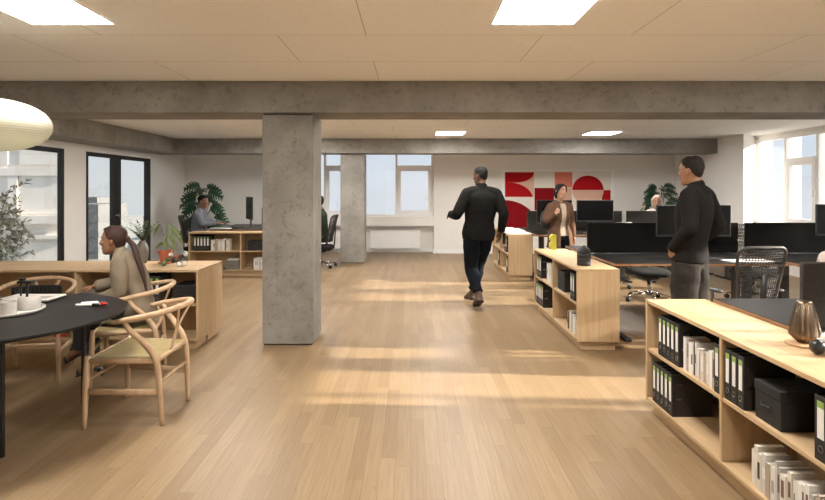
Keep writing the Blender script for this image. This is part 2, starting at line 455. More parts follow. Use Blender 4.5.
r2.color_ramp.elements[1].position = .75; r2.color_ramp.elements[1].color = (.6, .6, .6, 1)
lk(nt, nz, 'Fac', r2, 'Fac')
mx = N(nt, 'ShaderNodeMix', data_type='RGBA'); lk(nt, r2, 'Color', mx, 0)
nt.links.new(rp.outputs['Color'], mx.inputs[6]); mx.inputs[7].default_value = (.74, .76, .785, 1)
nt.links.new(mx.outputs[2], bg.inputs['Color']); bg.inputs['Strength'].default_value = SKY

# ------------------------------------------------------------------ room shell
CZ = 2.53; BZ = 2.231; XL = -5.28; XR = 6.65; YB = 12.9; YF = -3.0
struct(G().bx(XL - .3, YF - .2, -.2, XR + .1, YB + .5, 0), 'floor', 'floor')
struct(G().bx(XL - .3, YF - .2, CZ, XR + .1, YB + .5, CZ + 8), 'ceiling', 'ceiling')  # unseen top raised like upper floors, to block sun from the facade outside
struct(G().bx(XL, 5.22, BZ, XR - .02, 5.75, CZ - .001), 'trim_1', 'concrete', .006)['label'] = 'wide concrete ceiling beam across the room'
struct(G().bx(XL, 11.1, BZ, 6.199, 11.6, CZ - .001), 'trim_2', 'concrete', .006)['label'] = 'far concrete ceiling beam'
struct(G().bx(XL + .002, 5.76, BZ - .004, -4.74, 11.095, CZ - .002), 'trim_3', 'concrete', .006)['label'] = 'concrete ceiling beam along the glazed wall'
for i, y in enumerate((5.295, 11.2)):
    o = struct(G().bx(-1.427, y, .012, -.938, y + .487, BZ - .012), 'column', 'concrete', .006)
    s_ = struct(G().bx(-1.415, y + .012, 0, -.95, y + .475, BZ), 'joint', 'black', 0, o)
    o['label'] = ('thick square concrete column in the middle of the floor', 'far concrete column in front of the window')[i]
# back wall with window opening, sill block and radiator niche
g = G()
g.bx(XL - .3, YB, 0, -2.95, YB + .4, CZ); g.bx(.545, YB, 0, 6.9, YB + .4, CZ)
g.bx(-2.95, YB, .644, .545, YB + .2, .862)
g.bx(-2.95, YB + .26, 0, .545, YB + .4, .75)
g.bx(-2.95, YB + .12, .76, .545, YB + .4, .861)
struct(g, 'wall_back', 'plaster')
g = G().bx(XL + .01, YB - .016, .0, -2.95, YB, .1).bx(.53, YB - .016, 0, 6.2, YB, .1).bx(-2.95, YB + .244, 0, .545, YB + .26, .1).bx(.529, YB, 0, .545, YB + .26, .1)
struct(g, 'baseboard_back', 'white')
# left wall, full height glazed openings
g = G()
for a, b in ((YF, 5.6), (8.37, 8.95), (11.15, YB)): g.bx(XL - .06, a, 0, XL, b, CZ)
g.bx(XL - .06, 5.6, 2.12, XL, 8.37, CZ); g.bx(XL - .06, 8.95, 2.12, XL, 11.15, CZ)
struct(g, 'wall_left', 'plaster')
g = G().bx(XL, 8.37, 0, XL + .014, 8.95, .09).bx(XL, 11.15, 0, XL + .014, YB, .09).bx(XL, YF, 0, XL + .014, 5.6, .09)
struct(g, 'baseboard_left', 'white')
# right wall: splayed pier, then a window band
g = G()
pts = [(6.2, 10.24), (6.2, YB), (6.9, YB), (6.9, 10.62), (6.65, 10.62)]
n = len(pts)
g.add([(x, y, 0) for x, y in pts] + [(x, y, CZ) for x, y in pts], [tuple(range(n)), tuple(range(2 * n - 1, n - 1, -1))] + [(i, (i + 1) % n, (i + 1) % n + n, i + n) for i in range(n)])
g.bx(XR, YF, 0, XR + .16, 10.62, .85); g.bx(XR, YF, 2.47, XR + .16, 10.62, CZ)
struct(g, 'wall_right', 'plaster')
struct(G().bx(XL, YF - .2, 0, XR + .1, YF, CZ), 'wall_front', 'plaster')

# windows ---------------------------------------------------------
def pane_frame(g, x0, x1, z0, z1, y, t=.05, d=.07):
    """rectangular frame of bars in the xz plane at depth y"""
    g.bx(x0, y, z0, x0 + t, y + d, z1); g.bx(x1 - t, y, z0, x1, y + d, z1)
    g.bx(x0 + t, y, z0, x1 - t, y + d, z0 + t); g.bx(x0 + t, y, z1 - t, x1 - t, y + d, z1)
wn = thing('window_1', 'wide white window with tilt casements in the far wall', 'window', (0, 0, 0)); wn['kind'] = 'structure'
fr = G(); WY = YB + .14
zt = 2.02
pane_frame(fr, -2.95, .545, .862, CZ, WY, .05, .1)
for x in (-2.03, -1.25, -.335): fr.bx(x - .025, WY, .912, x + .025, WY + .1, CZ - .05)
for a, b in ((-2.005, -1.275), (-.31, .495)): fr.bx(a, WY, zt, b, WY + .1, zt + .05)
fr.build('window_frame', 'white', wn, bevel=.004)
for a, b in ((-2.005, -1.275), (-.31, .495)):
    c = G(); pane_frame(c, a, b, .912, zt, WY - .02, .085, .1)
    co = c.build('casement', 'white', wn, bevel=.006)
    G().bx(a + .02, WY - .05, 1.36, a + .045, WY - .02, 1.50).build('handle', 'white', co, bevel=.004)
for a, b, z0, z1 in ((-2.9, -2.055, .912, 2.48), (-2.005, -1.275, 2.07, 2.48), (-1.225, -.36, .912, 2.48), (-.31, .495, 2.07, 2.48), (-1.92, -1.36, .997, 1.935), (-.225, .41, .997, 1.935)):
    G().bx(a, WY + .045, z0, b, WY + .055, z1).build('pane', 'glass', wn)
wn = thing('window_2', 'tall white window band with outer fins in the right wall', 'window', (0, 0, 0)); wn['kind'] = 'structure'
fr = G(); X0, X1 = XR + .02, XR + .10
ys = [10.57 - .776 * i for i in range(18)]
fr.bx(X0, ys[-1] - .03, .85, X1, 10.62, .91); fr.bx(X0, ys[-1] - .03, 2.41, X1, 10.62, 2.47)
for y in ys: fr.bx(X0, y - .025, .91, X1, y + .025, 2.41)
for i in range(1, 17, 2): fr.bx(X0, ys[i + 1] + .025, 2.0, X1, ys[i] - .025, 2.05)
fr.build('window_frame', 'white', wn, bevel=.004)
for i in range(17):
    a, b = ys[i + 1] + .025, ys[i] - .025
    if i % 2:
        c = G(); t = .085
        c.bx(X0 - .02, a, .91, X1, a + t, 2.0); c.bx(X0 - .02, b - t, .91, X1, b, 2.0)
        c.bx(X0 - .02, a + t, .91, X1, b - t, .91 + t); c.bx(X0 - .02, a + t, 2.0 - t, X1, b - t, 2.0)
        co = c.build('casement', 'white', wn, bevel=.006)
        G().bx(X0 - .05, a + .025, 1.38, X0 - .02, a + .05, 1.52).build('handle', 'white', co, bevel=.004)
        G().bx(X0 + .035, a + t, .91 + t, X0 + .043, b - t, 2.0 - t).build('pane', 'glass', wn)
        G().bx(X0 + .035, a, 2.05, X0 + .043, b, 2.41).build('pane', 'glass', wn)
    else:
        G().bx(X0 + .035, a, .91, X0 + .043, b, 2.41).build('pane', 'glass', wn)
for y in ys: G().bx(X1 + .005, y - .02, .70, X1 + .20, y + .02, 2.9).build('sun_fin', 'white', wn)
# dark framed glazing on the left
def black_glazing(name, label, y0, y1, posts):
    o = thing(name, label, 'window' if name[0] == 'w' else 'door', (0, 0, 0)); o['kind'] = 'structure'
    g = G(); a, b = XL - .04, XL + .012
    g.bx(a, y0, 2.05, b, y1, 2.12); g.bx(a, y0, 0, b, y1, .07)
    cuts = []
    last = y0
    for y, wd in posts:
        g.bx(a, y - wd / 2, .07, b, y + wd / 2, 2.05)
        cuts.append((last, y - wd / 2)); last = y + wd / 2
    g.build('frame', 'frame_black', o, bevel=.004)
    for p, q in cuts:
        if q - p > .2: G().bx(XL - .025, p, .07, XL - .017, q, 2.05).build('pane', 'glass_dim', o)
    return o
black_glazing('window_3', 'tall black framed window beside the tree', 5.6, 8.37, [(5.65, .1), (8.325, .09)])
dr = black_glazing('door_1', 'black framed glazed double doors left of the corner', 8.95, 11.15, [(8.975, .05), (9.79, .14), (9.945, .14), (11.06, .18)])
h = G(); h.tube([(XL + .012, 9.86, 1.0), (XL + .06, 9.86, 1.0), (XL + .06, 9.86, 1.04), (XL + .06, 9.74, 1.04)], .01, 8); h.build('door_handle', 'chrome', dr, True)

# world outside the dark glazing: a rendered facade across a courtyard, blocks beyond with haze in their colour
fa = thing('facing_building', 'pale rendered office building across the courtyard outside the left window', 'building', (-13.2, 22, -6))
G().bx(-16, 0, 0, 0, .22, 15).build('facade_wall', 'facade', fa)
for z, h_, d_ in ((3.0, .2, .15), (5.55, .14, .25), (6.15, .33, .30), (8.05, .3, .12), (10.9, .3, .2)): G().bx(-16.05, -d_, z, .05, .01, z + h_).build('ledge', 'facade', fa)
for k in range(6):
    x = -2.85 - k * 2.3
    G().bx(x, -.10, 6.49, x + .38, .01, 8.04).build('pilaster', 'facade', fa)
    G().bx(x + .42, -.03, 6.52, x + 2.26, .01, 8.02).build('window_bay', 'facade_glass', fa)
    G().bx(x + .3, -.04, 3.25, x + 2.1, .01, 5.4).build('window_bay', 'facade_glass', fa)
    G().bx(x + .42, -.03, 8.5, x + 2.26, .01, 10.7).build('window_bay', 'facade_glass', fa)
for i, (x, y, wd, h) in enumerate(((-46, 68, 9, 5.2), (-36, 62, 5, 5.9), (-58, 96, 10, 6.2), (-30, 72, 7, 4.2), (-24, 84, 8, 4.8), (-84, 84, 12, 5))):
    t = thing('distant_building', ['low pale block in the haze beyond the doors', 'taller pale block in the haze beyond the doors', 'tallest hazy tower beyond the glazed doors', 'lowest hazy block right of the doors view', 'hazy block nearest the back corner view', 'wide hazy block left in the doors view'][i], 'building', (x, y, -6))
    G().bx(-wd / 2, -3, 0, wd / 2, 3, h).build('tower_wall', 'haze', t)
    for k in range(int(h / 1.6)): G().bx(-wd / 2 - .05, -3.06, .8 + k * 1.6, wd / 2 + .05, 3.06, 1.4 + k * 1.6).build('window_band', 'haze_glass', t)
struct(G().bx(-140, -40, -6.3, 60, 160, -6.0), 'exterior_ground', 'paving')

# radiators under the far window
for i, (a, b) in enumerate(((-.95, .22), (-2.75, -1.52))):
    t = thing('radiator', ('flat white panel radiator in the niche under the far window', 'white panel radiator mostly behind the far column')[i], 'radiator', ((a + b) / 2, YB + .16, 0))
    wd = (b - a) / 2
    G().bx(-wd, -.05, .10, wd, -.02, .52).build('front_panel', 'white', t, bevel=.008)
    G().bx(-wd + .01, -.018, .11, wd - .01, .05, .53).build('body', 'white', t)
    G().bx(-wd, -.05, .522, wd, .055, .535).build('grille', 'white', t, bevel=.003)
    for sx_ in (-1, 1): G().bx(sx_ * wd * .7 - .015, .0, 0, sx_ * wd * .7 + .015, .03, .11).build('foot', 'white', t)

# ceiling lights ------------------------------------------------------
MT['diffuser'] = emit('lamp_diffuser', (1, .97, .93), LAMP)
GP = 'square flat ceiling lights'
for x, y, lab in ((.758, 3.11, 'square ceiling light nearest the camera, right of centre'), (-2.09, 3.11, 'square ceiling light in the top left corner above the table'),
                  (.723, 10.05, 'far square ceiling light left of the other far one'), (3.49, 10.05, 'far square ceiling light above the desks by the window'),
                  (-2.09, 10.05, 'far square ceiling light hidden behind the thick column'), (-2.09, 6.7, 'added square ceiling light, unseen behind the wide beam, left bay'),
                  (.74, 6.7, 'added square ceiling light, unseen behind the wide beam, middle bay'), (3.49, 6.7, 'added square ceiling light, unseen behind the wide beam, right bay'),  # row hidden by the beam, added for more light in the room
                  (3.49, 3.14, 'added square ceiling light, unseen over the near right desk'),  # out of view, added to the grid for more light
                  (.74, -.4, 'added square ceiling light, unseen behind the viewer, middle bay'), (3.49, -.4, 'added square ceiling light, unseen behind the viewer, right bay')):  # unseen pair added so the near floor bounces light to the ceiling
    t = thing('ceiling_light', lab, 'ceiling light', (x, y, CZ), 0, GP)
    f = G(); s_ = .262; q = .012
    f.bx(-s_, -.31, -.006, -s_ + q, .31, -.001); f.bx(s_ - q, -.31, -.006, s_, .31, -.001); f.bx(-s_ + q, -.31, -.006, s_ - q, -.31 + q, -.001); f.bx(-s_ + q, .31 - q, -.006, s_ - q, .31, -.001)
    f.build('frame', 'white', t)
    G().bx(-s_ + q + .001, -.31 + q + .001, -.0052, s_ - q - .001, .31 - q - .001, -.002).build('diffuser', 'diffuser', t)

# paper lantern over the table
m, nt, b = newmat('rice_paper')
b.inputs['Base Color'].default_value = (.42, .405, .335, 1); b.inputs['Roughness'].default_value = .8
b.inputs['Transmission Weight'].default_value = 0
tr = N(nt, 'ShaderNodeBsdfTranslucent', Color=(.8, .77, .63, 1)); ms = N(nt, 'ShaderNodeMixShader', Fac=.34)
lk(nt, b, 0, ms, 1); lk(nt, tr, 0, ms, 2); lk(nt, ms, 0, nt.nodes['Material Output'], 'Surface')
MT['lantern'] = m
t = thing('pendant_lantern', 'cream ribbed rice paper lantern hanging over the round black table', 'pendant lamp', (-2.52, 3.3, 1.888))
prof = []
K = 24
for i in range(K * 4 + 1):
    th = -PI / 2 * .93 + PI * .93 * i / (K * 4)
    rr = .315 * math.cos(th) ** .9; zz = .158 * math.sin(th)
    bul = 1 + .009 * abs(math.sin(PI * i / 3)) - .004
    prof.append((rr * bul, zz))
g = G().lathe(prof, n=56)
o = g.build('paper_shade', 'lantern', t, True)
G().tube([(0, 0, .154), (0, 0, CZ - 1.888 - .02)], .003, 8).build('cord', 'black', t, True)
G().lathe([(.05, 0), (.05, .016), (.01, .02)], (0, 0, CZ - 1.888 - .021)).build('ceiling_cap', 'white', t, True)
ORD = ['first', 'second', 'third', 'fourth', 'fifth', 'sixth', 'seventh', 'eighth', 'ninth', 'tenth', 'eleventh', 'twelfth', 'thirteenth', 'fourteenth', 'fifteenth', 'sixteenth', 'seventeenth', 'eighteenth', 'nineteenth', 'twentieth'] + ['twenty-' + q for q in 'first second third fourth fifth sixth seventh eighth ninth'.split()]
# ------------------------------------------------------------------ bookcases
class Case: pass
def bookcase(label, loc, rz, L, D, H=.761, group='low oak bookcases'):
    """two bays, open towards local -y; runs along local +x"""
    c = Case(); c.M = Matrix.Translation(Vector(loc)) @ Matrix.Rotation(rz, 4, 'Z'); c.rz = rz; c.L = L; c.D = D; c.H = H
    t = thing('bookcase', label, 'bookcase', loc, rz, group); T = .022; zb = .088; zm = .417 * H / .761
    c.low = zb + T; c.mid = zm + T; c.o = t
    G().bx(0, 0, H - T, L, D, H).build('top_board', 'oak', t, bevel=.002)
    G().bx(T + .001, .002, zb, L - T - .001, D - .002, zb + T).build('bottom_board', 'oak', t, bevel=.002)
    for a in (0, L - T): G().bx(a, .0, zb - .004, a + T, D, H - T - .001).build('side_panel', 'oak_up', t, bevel=.002)
    G().bx(L / 2 - T / 2, .004, zb + T + .001, L / 2 + T / 2, D - .014, H - T - .001).build('divider', 'oak_up', t, bevel=.002)
    for a, b in ((T + .001, L / 2 - T / 2 - .001), (L / 2 + T / 2 + .001, L - T - .001)):
        G().bx(a, .008, zm, b, D - .014, zm + T).build('shelf', 'oak', t, bevel=.002)
    G().bx(T + .001, D - .013, zb + T + .001, L - T - .001, D - .003, H - T - .001).build('back_panel', 'oak_back_shaded', t)
    G().bx(.04, .04, 0, L - .04, D - .03, zb - .005).build('plinth', 'oak', t, bevel=.002)
    return c
near = bookcase('oak bookcase in the right foreground with a bronze lamp on top', (1.585, 3.71, 0), -PI / 2, 1.78, .40)
midc = bookcase('oak bookcase with yellow vase and black canister on its top', (1.544, 6.87, 0), -PI / 2, 1.77, .396)
farc = bookcase('farthest oak bookcase beside the walking man, papers lying on top', (1.61, 10.8, 0), -PI / 2, 1.77, .39)
backl = bookcase('oak bookcase far left in front of the seated man in grey shirt', (-3.84, 9.5, 0), 0, 1.8, .33)
leftf = bookcase('oak bookcase behind the seated woman, facing the round table', (-1.98 - 2.3, 5.13, 0), 0, 2.3, .329, .75)
leftb = bookcase('oak bookcase back to back behind the table side one, plants on top', (-1.98, 5.79, 0), PI, 2.3, .329, .75)

def binder_proto(wd, name='binder'):
    t = thing(name, 'x', 'binder'); h, d = .255, .25
    g = G(); q = .003
    g.bx(-wd / 2, 0, 0, wd / 2, q, h); g.bx(-wd / 2, q, 0, -wd / 2 + q, d, h); g.bx(wd / 2 - q, q, 0, wd / 2, d, h)
    g.build('cover', 'binder', t, bevel=.0015, segs=1)
    G().bx(-wd / 2 + q + .001, .004, .004, wd / 2 - q - .001, d - .01, h - .006).build('pages', 'binder_plain', t)
    lb = G().bx(-wd * .26, -.0012, .088, wd * .26, -.0004, .234).build('spine_label', 'label', t); lb['label'] = 'white spine label with green top'
    G().bx(-wd * .26, -.0020, .208, wd * .26, -.0014, .234).build('green_band', 'green', lb)
    Mx = Matrix.Translation((0, -.001, .048)) @ Matrix.Rotation(R(90), 4, 'X')
    g = G(); pts = [(.0125 * math.cos(a * PI / 8), -.0008, .048 + .0125 * math.sin(a * PI / 8)) for a in range(16)]
    g.tube(pts, .002, 6, True); g.build('finger_ring', 'tag', t, True)['label'] = 'metal finger ring'
    for z in (.10, .19): G().bx(wd / 2 + .0001, .02, z, wd / 2 + .0012, .06, z + .012).build('edge_clip', 'tag', t)
    return t
B70, B56 = None, None
def binder_at(case, x, wd, level, label, group, rec=.012, dx=0.):
    global B70, B56
    p = case.M @ Vector((x + wd / 2, rec, level + .0008))
    if wd > .06:
        if B70 is None: B70 = binder_proto(.068); B70.location = p; B70.rotation_euler = (0, 0, case.rz); B70['label'] = label; B70['group'] = group; return B70
        return clone(B70, p, case.rz, label, group)
    if B56 is None: B56 = binder_proto(.051); B56.location = p; B56.rotation_euler = (0, 0, case.rz); B56['label'] = label; B56['group'] = group; return B56
    return clone(B56, p, case.rz, label, group)
def binder_row(case, x, wd, n, level, where, group, order='left', rec=.012):
    for i in range(n):
        lab = ('black ring binder %s' % where) if n == 1 else '%s black binder from the left %s' % (ORD[i], where)
        binder_at(case, x + i * (wd + .002), wd, level, lab, group, rec)

def book_row(case, x0, x1, level, where, group, hmin=.15, hmax=.2, rec=.06, seed=1, dark=.12):
    rr = random.Random(seed); x = x0; i = 0
    rows = []
    while True:
        th = rr.uniform(.012, .034)
        if x + th > x1: break
        rows.append((x, th)); x += th + .0008
    for i, (x, th) in enumerate(rows):
        k = rr.choices(range(8), [5, 4, 2, 3, 1.2, 1.5, 1.2, 4])[0]
        h = rr.uniform(hmin, hmax); d = rr.uniform(.11, .15)
        lab = '%s %s book, %s from the left, %s' % ('tall' if h > (hmin + hmax) / 2 else 'short', BOOKN[k], ORD[i], where)
        g = G(); q = .0012
        g.bx(0, 0, 0, th, q, h); g.bx(0, q, 0, q, d, h); g.bx(th - q, q, 0, th, d, h)
        o = g.build('book', BOOKC[k]); tag(o, lab, 'book', group)
        o.location = case.M @ Vector((x, rec + rr.uniform(0, .015), level + .0008)); o.rotation_euler = (0, 0, case.rz)
        G().bx(q + .0003, q + .0005, .002, th - q - .0003, d - .004, h - .002).build('pages', 'paper', o)
        if rr.random() < .6: G().bx(th * .22, -.0006, h * rr.uniform(.25, .45), th * .78, -.0001, h * rr.uniform(.6, .88)).build('spine_title', BOOKC[rr.choice((4, 2, 6, 0))], o)

def storage_box(label, loc, rz, w, d, h, m='boxblack', group='storage boxes'):
    t = thing('storage_box', label, 'box', loc, rz, group)
    g = G().bx(-w / 2, 0, 0, w / 2, d, h - .045); g.build('body', m, t, bevel=.004)
    G().bx(-w / 2 - .003, -.003, h - .044, w / 2 + .003, d + .003, h).build('lid', m, t, bevel=.004)
    g = G(); g.tube([(-.03, -.004, h * .5), (-.026, -.012, h * .46), (.026, -.012, h * .46), (.03, -.004, h * .5)], .0045, 8); g.build('handle', 'black', t, True)
    return t
def cp_(case, x, y, z): return case.M @ Vector((x, y, z + .001))

binder_row(near, .165, .053, 5, near.mid, 'in the far upper bay, foreground bookcase', 'binders in the foreground bookcase')
binder_row(near, .815, .053, 1, near.mid, 'alone right of the upper books in the foreground bookcase', 'binders in the foreground bookcase')
binder_row(near, .080, .053, 5, near.low, 'on the bottom shelf, foreground bookcase', 'binders in the foreground bookcase')
binder_row(near, .912, .053, 3, near.mid, 'beside the storage box, foreground bookcase', 'binders in the foreground bookcase')
binder_row(near, 1.535, .068, 2, near.mid, 'at the photo edge, foreground bookcase', 'binders in the foreground bookcase')
book_row(near, .452, .808, near.mid, 'upper shelf of the foreground bookcase', 'books on the foreground upper shelf', .155, .195, .02, seed=3)
book_row(near, 1.10, 1.74, near.low, 'bottom shelf of the foreground bookcase', 'books on the foreground bottom shelf', .155, .195, .02, seed=5)
storage_box('black storage box with handle, upper shelf of the foreground bookcase', cp_(near, 1.222, .03, near.mid), near.rz, .18, .32, .175)

binder_row(midc, .11, .068, 3, midc.mid, 'on the upper far shelf below the yellow vase', 'binders in the middle bookcase')
book_row(midc, .50, .70, midc.mid, 'upper far shelf below the yellow vase', 'books on the middle upper shelf', .2, .235, .03, seed=8, dark=0)
binder_row(midc, .06, .068, 5, midc.low, 'on the bottom far shelf below the yellow vase', 'binders in the middle bookcase')
storage_box('black storage box in the bookcase under the black canister', cp_(midc, 1.08, .04, midc.mid), midc.rz, .25, .3, .2)
binder_row(midc, 1.51, .068, 2, midc.mid, 'right of the box under the black canister', 'binders in the middle bookcase')
book_row(midc, 1.30, 1.62, midc.low, 'bottom shelf under the black canister', 'books on the middle bottom shelf', .16, .2, .03, seed=11)

binder_row(farc, 1.30, .068, 3, farc.mid, 'on the upper shelf, farthest bookcase', 'binders in the farthest bookcase')
binder_row(farc, .6, .068, 2, farc.low, 'on the lower far shelf, farthest bookcase', 'binders in the farthest bookcase')
binder_row(farc, 1.48, .068, 2, farc.low, 'on the lower near shelf, farthest bookcase', 'binders in the farthest bookcase')

binder_row(backl, .085, .054, 5, backl.mid, 'before the seated man in grey shirt', 'binders in the far left bookcase')
book_row(backl, .375, .71, backl.mid, 'upper shelf before the man in grey shirt', 'books on the far left upper shelf', .17, .22, .03, seed=14)
storage_box('black storage box in the far left bookcase, right upper bay', cp_(backl, 1.15, .03, backl.mid), 0, .28, .26, .17)
storage_box('grey storage box on the bottom of the far left bookcase', cp_(backl, .755, .03, backl.low), 0, .23, .26, .16, 'ceramic')
book_row(backl, 1.10, 1.30, backl.low, 'bottom right shelf of the far left bookcase', 'books on the far left bottom shelf', .18, .22, .03, seed=18)
o = tag(G().bx(-.1, 0, 0, .1, .15, .02).build('book', BOOKC[0], bevel=.002), 'white book lying flat on the grey storage box', 'book'); o.location = cp_(backl, .755, .05, backl.low + .161)

binder_row(leftf, 1.66, .054, 5, leftf.mid, "behind the seated woman's back", 'binders behind the seated woman')
storage_box('black storage box at the right end of the table side bookcase', cp_(leftf, 2.15, .05, leftf.mid), 0, .2, .26, .165)
storage_box("grey storage box beside the seated woman's forearms", cp_(leftf, 1.26, .04, leftf.mid), 0, .16, .24, .13, 'ceramic')
storage_box('small wooden box on the bottom shelf behind the round table', cp_(leftf, .80, .05, leftf.low), 0, .14, .2, .1, 'disc')
o = tag(G().bx(-.06, 0, 0, .06, .17, .03).build('book', 'red', bevel=.002), 'red book lying on the bottom shelf behind the round table', 'book'); o.location = cp_(leftf, .98, .05, leftf.low)
G().bx(-.058, .002, .003, .0605, .1705, .027).build('pages', 'paper', o)

# ------------------------------------------------------------------ desks and screens
DH = .78
def desk(label, x0, y0, W, D, group, rz=0., leg_y=.5):
    t = thing('desk', label, 'desk', (x0, y0, 0), rz, group)
    G().bx(0, 0, DH - .026, W, D, DH - .004).build('tabletop', 'oak_edge', t, bevel=.002)
    G().bx(.001, .001, DH - .0035, W - .001, D - .001, DH).build('lino_surface', 'lino', t)
    for x in (.16, W - .16):
        l = G().bx(x - .04, D * leg_y - .03, .03, x + .04, D * leg_y + .03, DH - .05).build('leg', 'chair_grey', t, bevel=.004)
        G().bx(x - .035, .06, .0, x + .035, D - .06, .028).build('foot', 'black', l, bevel=.008)
        G().bx(x - .045, .1, DH - .049, x + .045, D - .1, DH - .027).build('bracket', 'black', l)
    G().bx(.21, D * leg_y - .02, DH - .075, W - .21, D * leg_y + .02, DH - .035).build('crossbar', 'black', t)
    return t
GD = 'black topped work desks'
desk('black desk in the right foreground, tucked behind the near bookcase', 2.0, 2.0, 1.68, .825, GD)
desk('black desk end just beyond the grey divider in the right foreground', 2.0, 2.835, 1.68, .80, GD)
desk('black desk in front of the standing man in charcoal', 1.985, 5.35, 1.70, .84, GD)
desk('black desk with white papers under the mesh office chair', 3.755, 5.35, 1.70, .84, GD)
desk('black desk behind the long charcoal divider, left half', 1.985, 6.205, 1.70, .84, GD)
desk('black desk behind the long charcoal divider by the window', 3.755, 6.205, 1.70, .84, GD)
desk('black desk behind the woman in the brown blazer', 2.02, 8.76, 1.67, .83, GD)
desk('far black desk in front of the blonde seated person', 3.755, 8.76, 1.70, .83, GD)
desk('farthest black desk under the red wall art', 2.02, 9.60, 1.67, .83, GD)
desk('farthest black desk where the blonde person sits', 3.755, 9.60, 1.70, .83, GD)
desk('black desk at the far left where two seated men face each other', -2.02, 9.87, 1.55, 1.60, GD, PI / 2)
def divider(label, x0, x1, y, m='screen_felt', z=DH + .001, h=.345, group='desk dividers'):
    t = thing('desk_divider', label, 'desk divider', ((x0 + x1) / 2, y, z), 0, group); w2 = (x1 - x0) / 2
    G().bx(-w2, -.015, .006, w2, .015, h).build('felt_panel', m, t, bevel=.006)
    for s_ in (-1, 1): G().bx(s_ * w2 * .8 - .03, -.035, 0, s_ * w2 * .8 + .03, .035, .0055).build('clamp', 'black', t)
divider('grey felt divider at the right photo edge behind the bronze lamp', 2.01, 3.67, 2.830, 'screen_grey')
divider('charcoal felt divider left of and behind the standing man', 1.99, 3.685, 6.198)
divider('charcoal felt divider by the window, behind the mesh chair', 3.765, 5.45, 6.198)
divider('far grey divider behind the woman in the brown blazer', 2.03, 3.685, 9.595, 'screen_grey')
divider('far grey divider in front of the blonde seated person', 3.765, 5.45, 9.595, 'screen_grey')

def monitor_m(*a): return monitor(*a, sh='monitor')
def monitor(label, loc, rz, w_, h_, zb, group='computer monitors', sh='bezel'):
    """screen faces local -y; loc is on the desk, zb the height of the lower edge above it"""
    t = thing('monitor', label, 'monitor', loc, rz, group)
    G().bx(-w_ / 2, -.012, zb, w_ / 2, .018, zb + h_).build('shell', sh, t, bevel=.004)
    G().bx(-w_ / 2 + .008, -.0135, zb + .022, w_ / 2 - .008, -.0122, zb + h_ - .008).build('screen', 'panel', t)
    G().bx(-.03, .02, .012, .03, .045, zb + h_ * .5).build('neck', 'bezel', t, bevel=.006)
    G().bx(-.12, -.09, 0, .12, .09, .011).build('stand_base', 'bezel', t, bevel=.004)
    return t
monitor_m('wide black monitor behind the standing man in charcoal', (3.06, 5.95, DH + .001), 0, .80, .34, .21)
monitor_m('black monitor at the right photo edge in front of the window', (4.80, 5.95, DH + .001), 0, .82, .34, .22)
monitor('black monitor beneath the red half circle of the wall art', (3.12, 9.3, DH + .001), 0, .62, .365, .175)
monitor("black monitor showing beside the woman's left shoulder", (2.44, 9.34, DH + .001), R(-14), .58, .40, .14)
monitor_m('slim monitor seen edge on at the far left desk', (-3.02, 10.3, DH + .001), R(-62), .50, .42, .16)
monitor('silver backed monitor beside the thick column at the far left desk', (-2.66, 10.55, DH + .001), R(60), .5, .32, .06)
def keyboard(label, loc, rz, g='keyboards'):
    t = thing('keyboard', label, 'keyboard', loc, rz, g)
    G().bx(-.21, -.06, 0, .21, .06, .012).build('case', 'rubber', t, bevel=.004)
    k = G()
    for i in range(14):
        for j in range(4): k.bx(-.2 + i * .0287, -.052 + j * .027, .0122, -.2 + i * .0287 + .024, -.052 + j * .027 + .022, .0165)
    k.build('keys', 'bezel', t)
keyboard('black keyboard on the desk behind the standing man', (3.02, 5.66, DH + .001), 0)
keyboard('black keyboard on the far desk below the wall art', (3.0, 8.97, DH + .001), 0)
keyboard('black keyboard on the desk of the man in grey shirt', (-3.28, 10.44, DH + .001), R(-90))
def sheet_stack(name, label, loc, rz, n, w_, d_, cat, jitter=.12, seed=1, th=.0025):
    t = thing(name, label, cat, loc, rz); rr = random.Random(seed)
    for i in range(n):
        M_ = Matrix.Translation((rr.uniform(-.02, .02), rr.uniform(-.02, .02), i * (th + .0004))) @ Matrix.Rotation(rr.uniform(-jitter, jitter), 4, 'Z')
        G().bx(-w_ / 2, -d_ / 2, 0, w_ / 2, d_ / 2, th, M_).build('sheet', 'label', t)
    return t
sheet_stack('paper_stack', 'loose white papers on the desk right of the standing man', (3.38, 5.50, DH + .001), R(4), 3, .42, .21, 'papers', .05)
sheet_stack('paper_stack', 'white papers on the far left desk before the seated man', (-3.45, 9.97, DH + .001), R(0), 8, .36, .13, 'papers', .03)
# open magazines on the far bookcase
def magazine(label, loc, rz, s_=1.):
    t = thing('open_magazine', label, 'magazine', loc, rz, 'magazines on the farthest bookcase')
    for q in (-1, 1):
        g = G(); P = [(0, .0), (.03, .028), (.10, .03), (.19, .006)]; n = len(P)
        top = [(q * x * s_, -.14 * s_, z + .004) for x, z in P] + [(q * x * s_, .14 * s_, z + .004) for x, z in P]
        bot = [(x, y, .001) for x, y, z in top]
        f = []
        for i in range(n - 1): f += [(i, i + 1, n + i + 1, n + i), (2 * n + i, 3 * n + i, 3 * n + i + 1, 2 * n + i + 1), (i, 2 * n + i, 2 * n + i + 1, i + 1), (n + i, n + i + 1, 3 * n + i + 1, 3 * n + i)]
        f += [(0, n, 3 * n, 2 * n), (n - 1, 3 * n - 1, 4 * n - 1, 2 * n - 1)]
        g.add(top + bot, f); autosmooth(g.build('page', 'label', t))
magazine('open white magazine at the near end of the farthest bookcase', (1.80, 9.22, .762), R(12))
magazine('second open white magazine behind it on the farthest bookcase', (1.80, 9.62, .762), R(-20))
magazine('open magazine farthest along the top of the farthest bookcase', (1.80, 10.0, .762), R(35), .9)
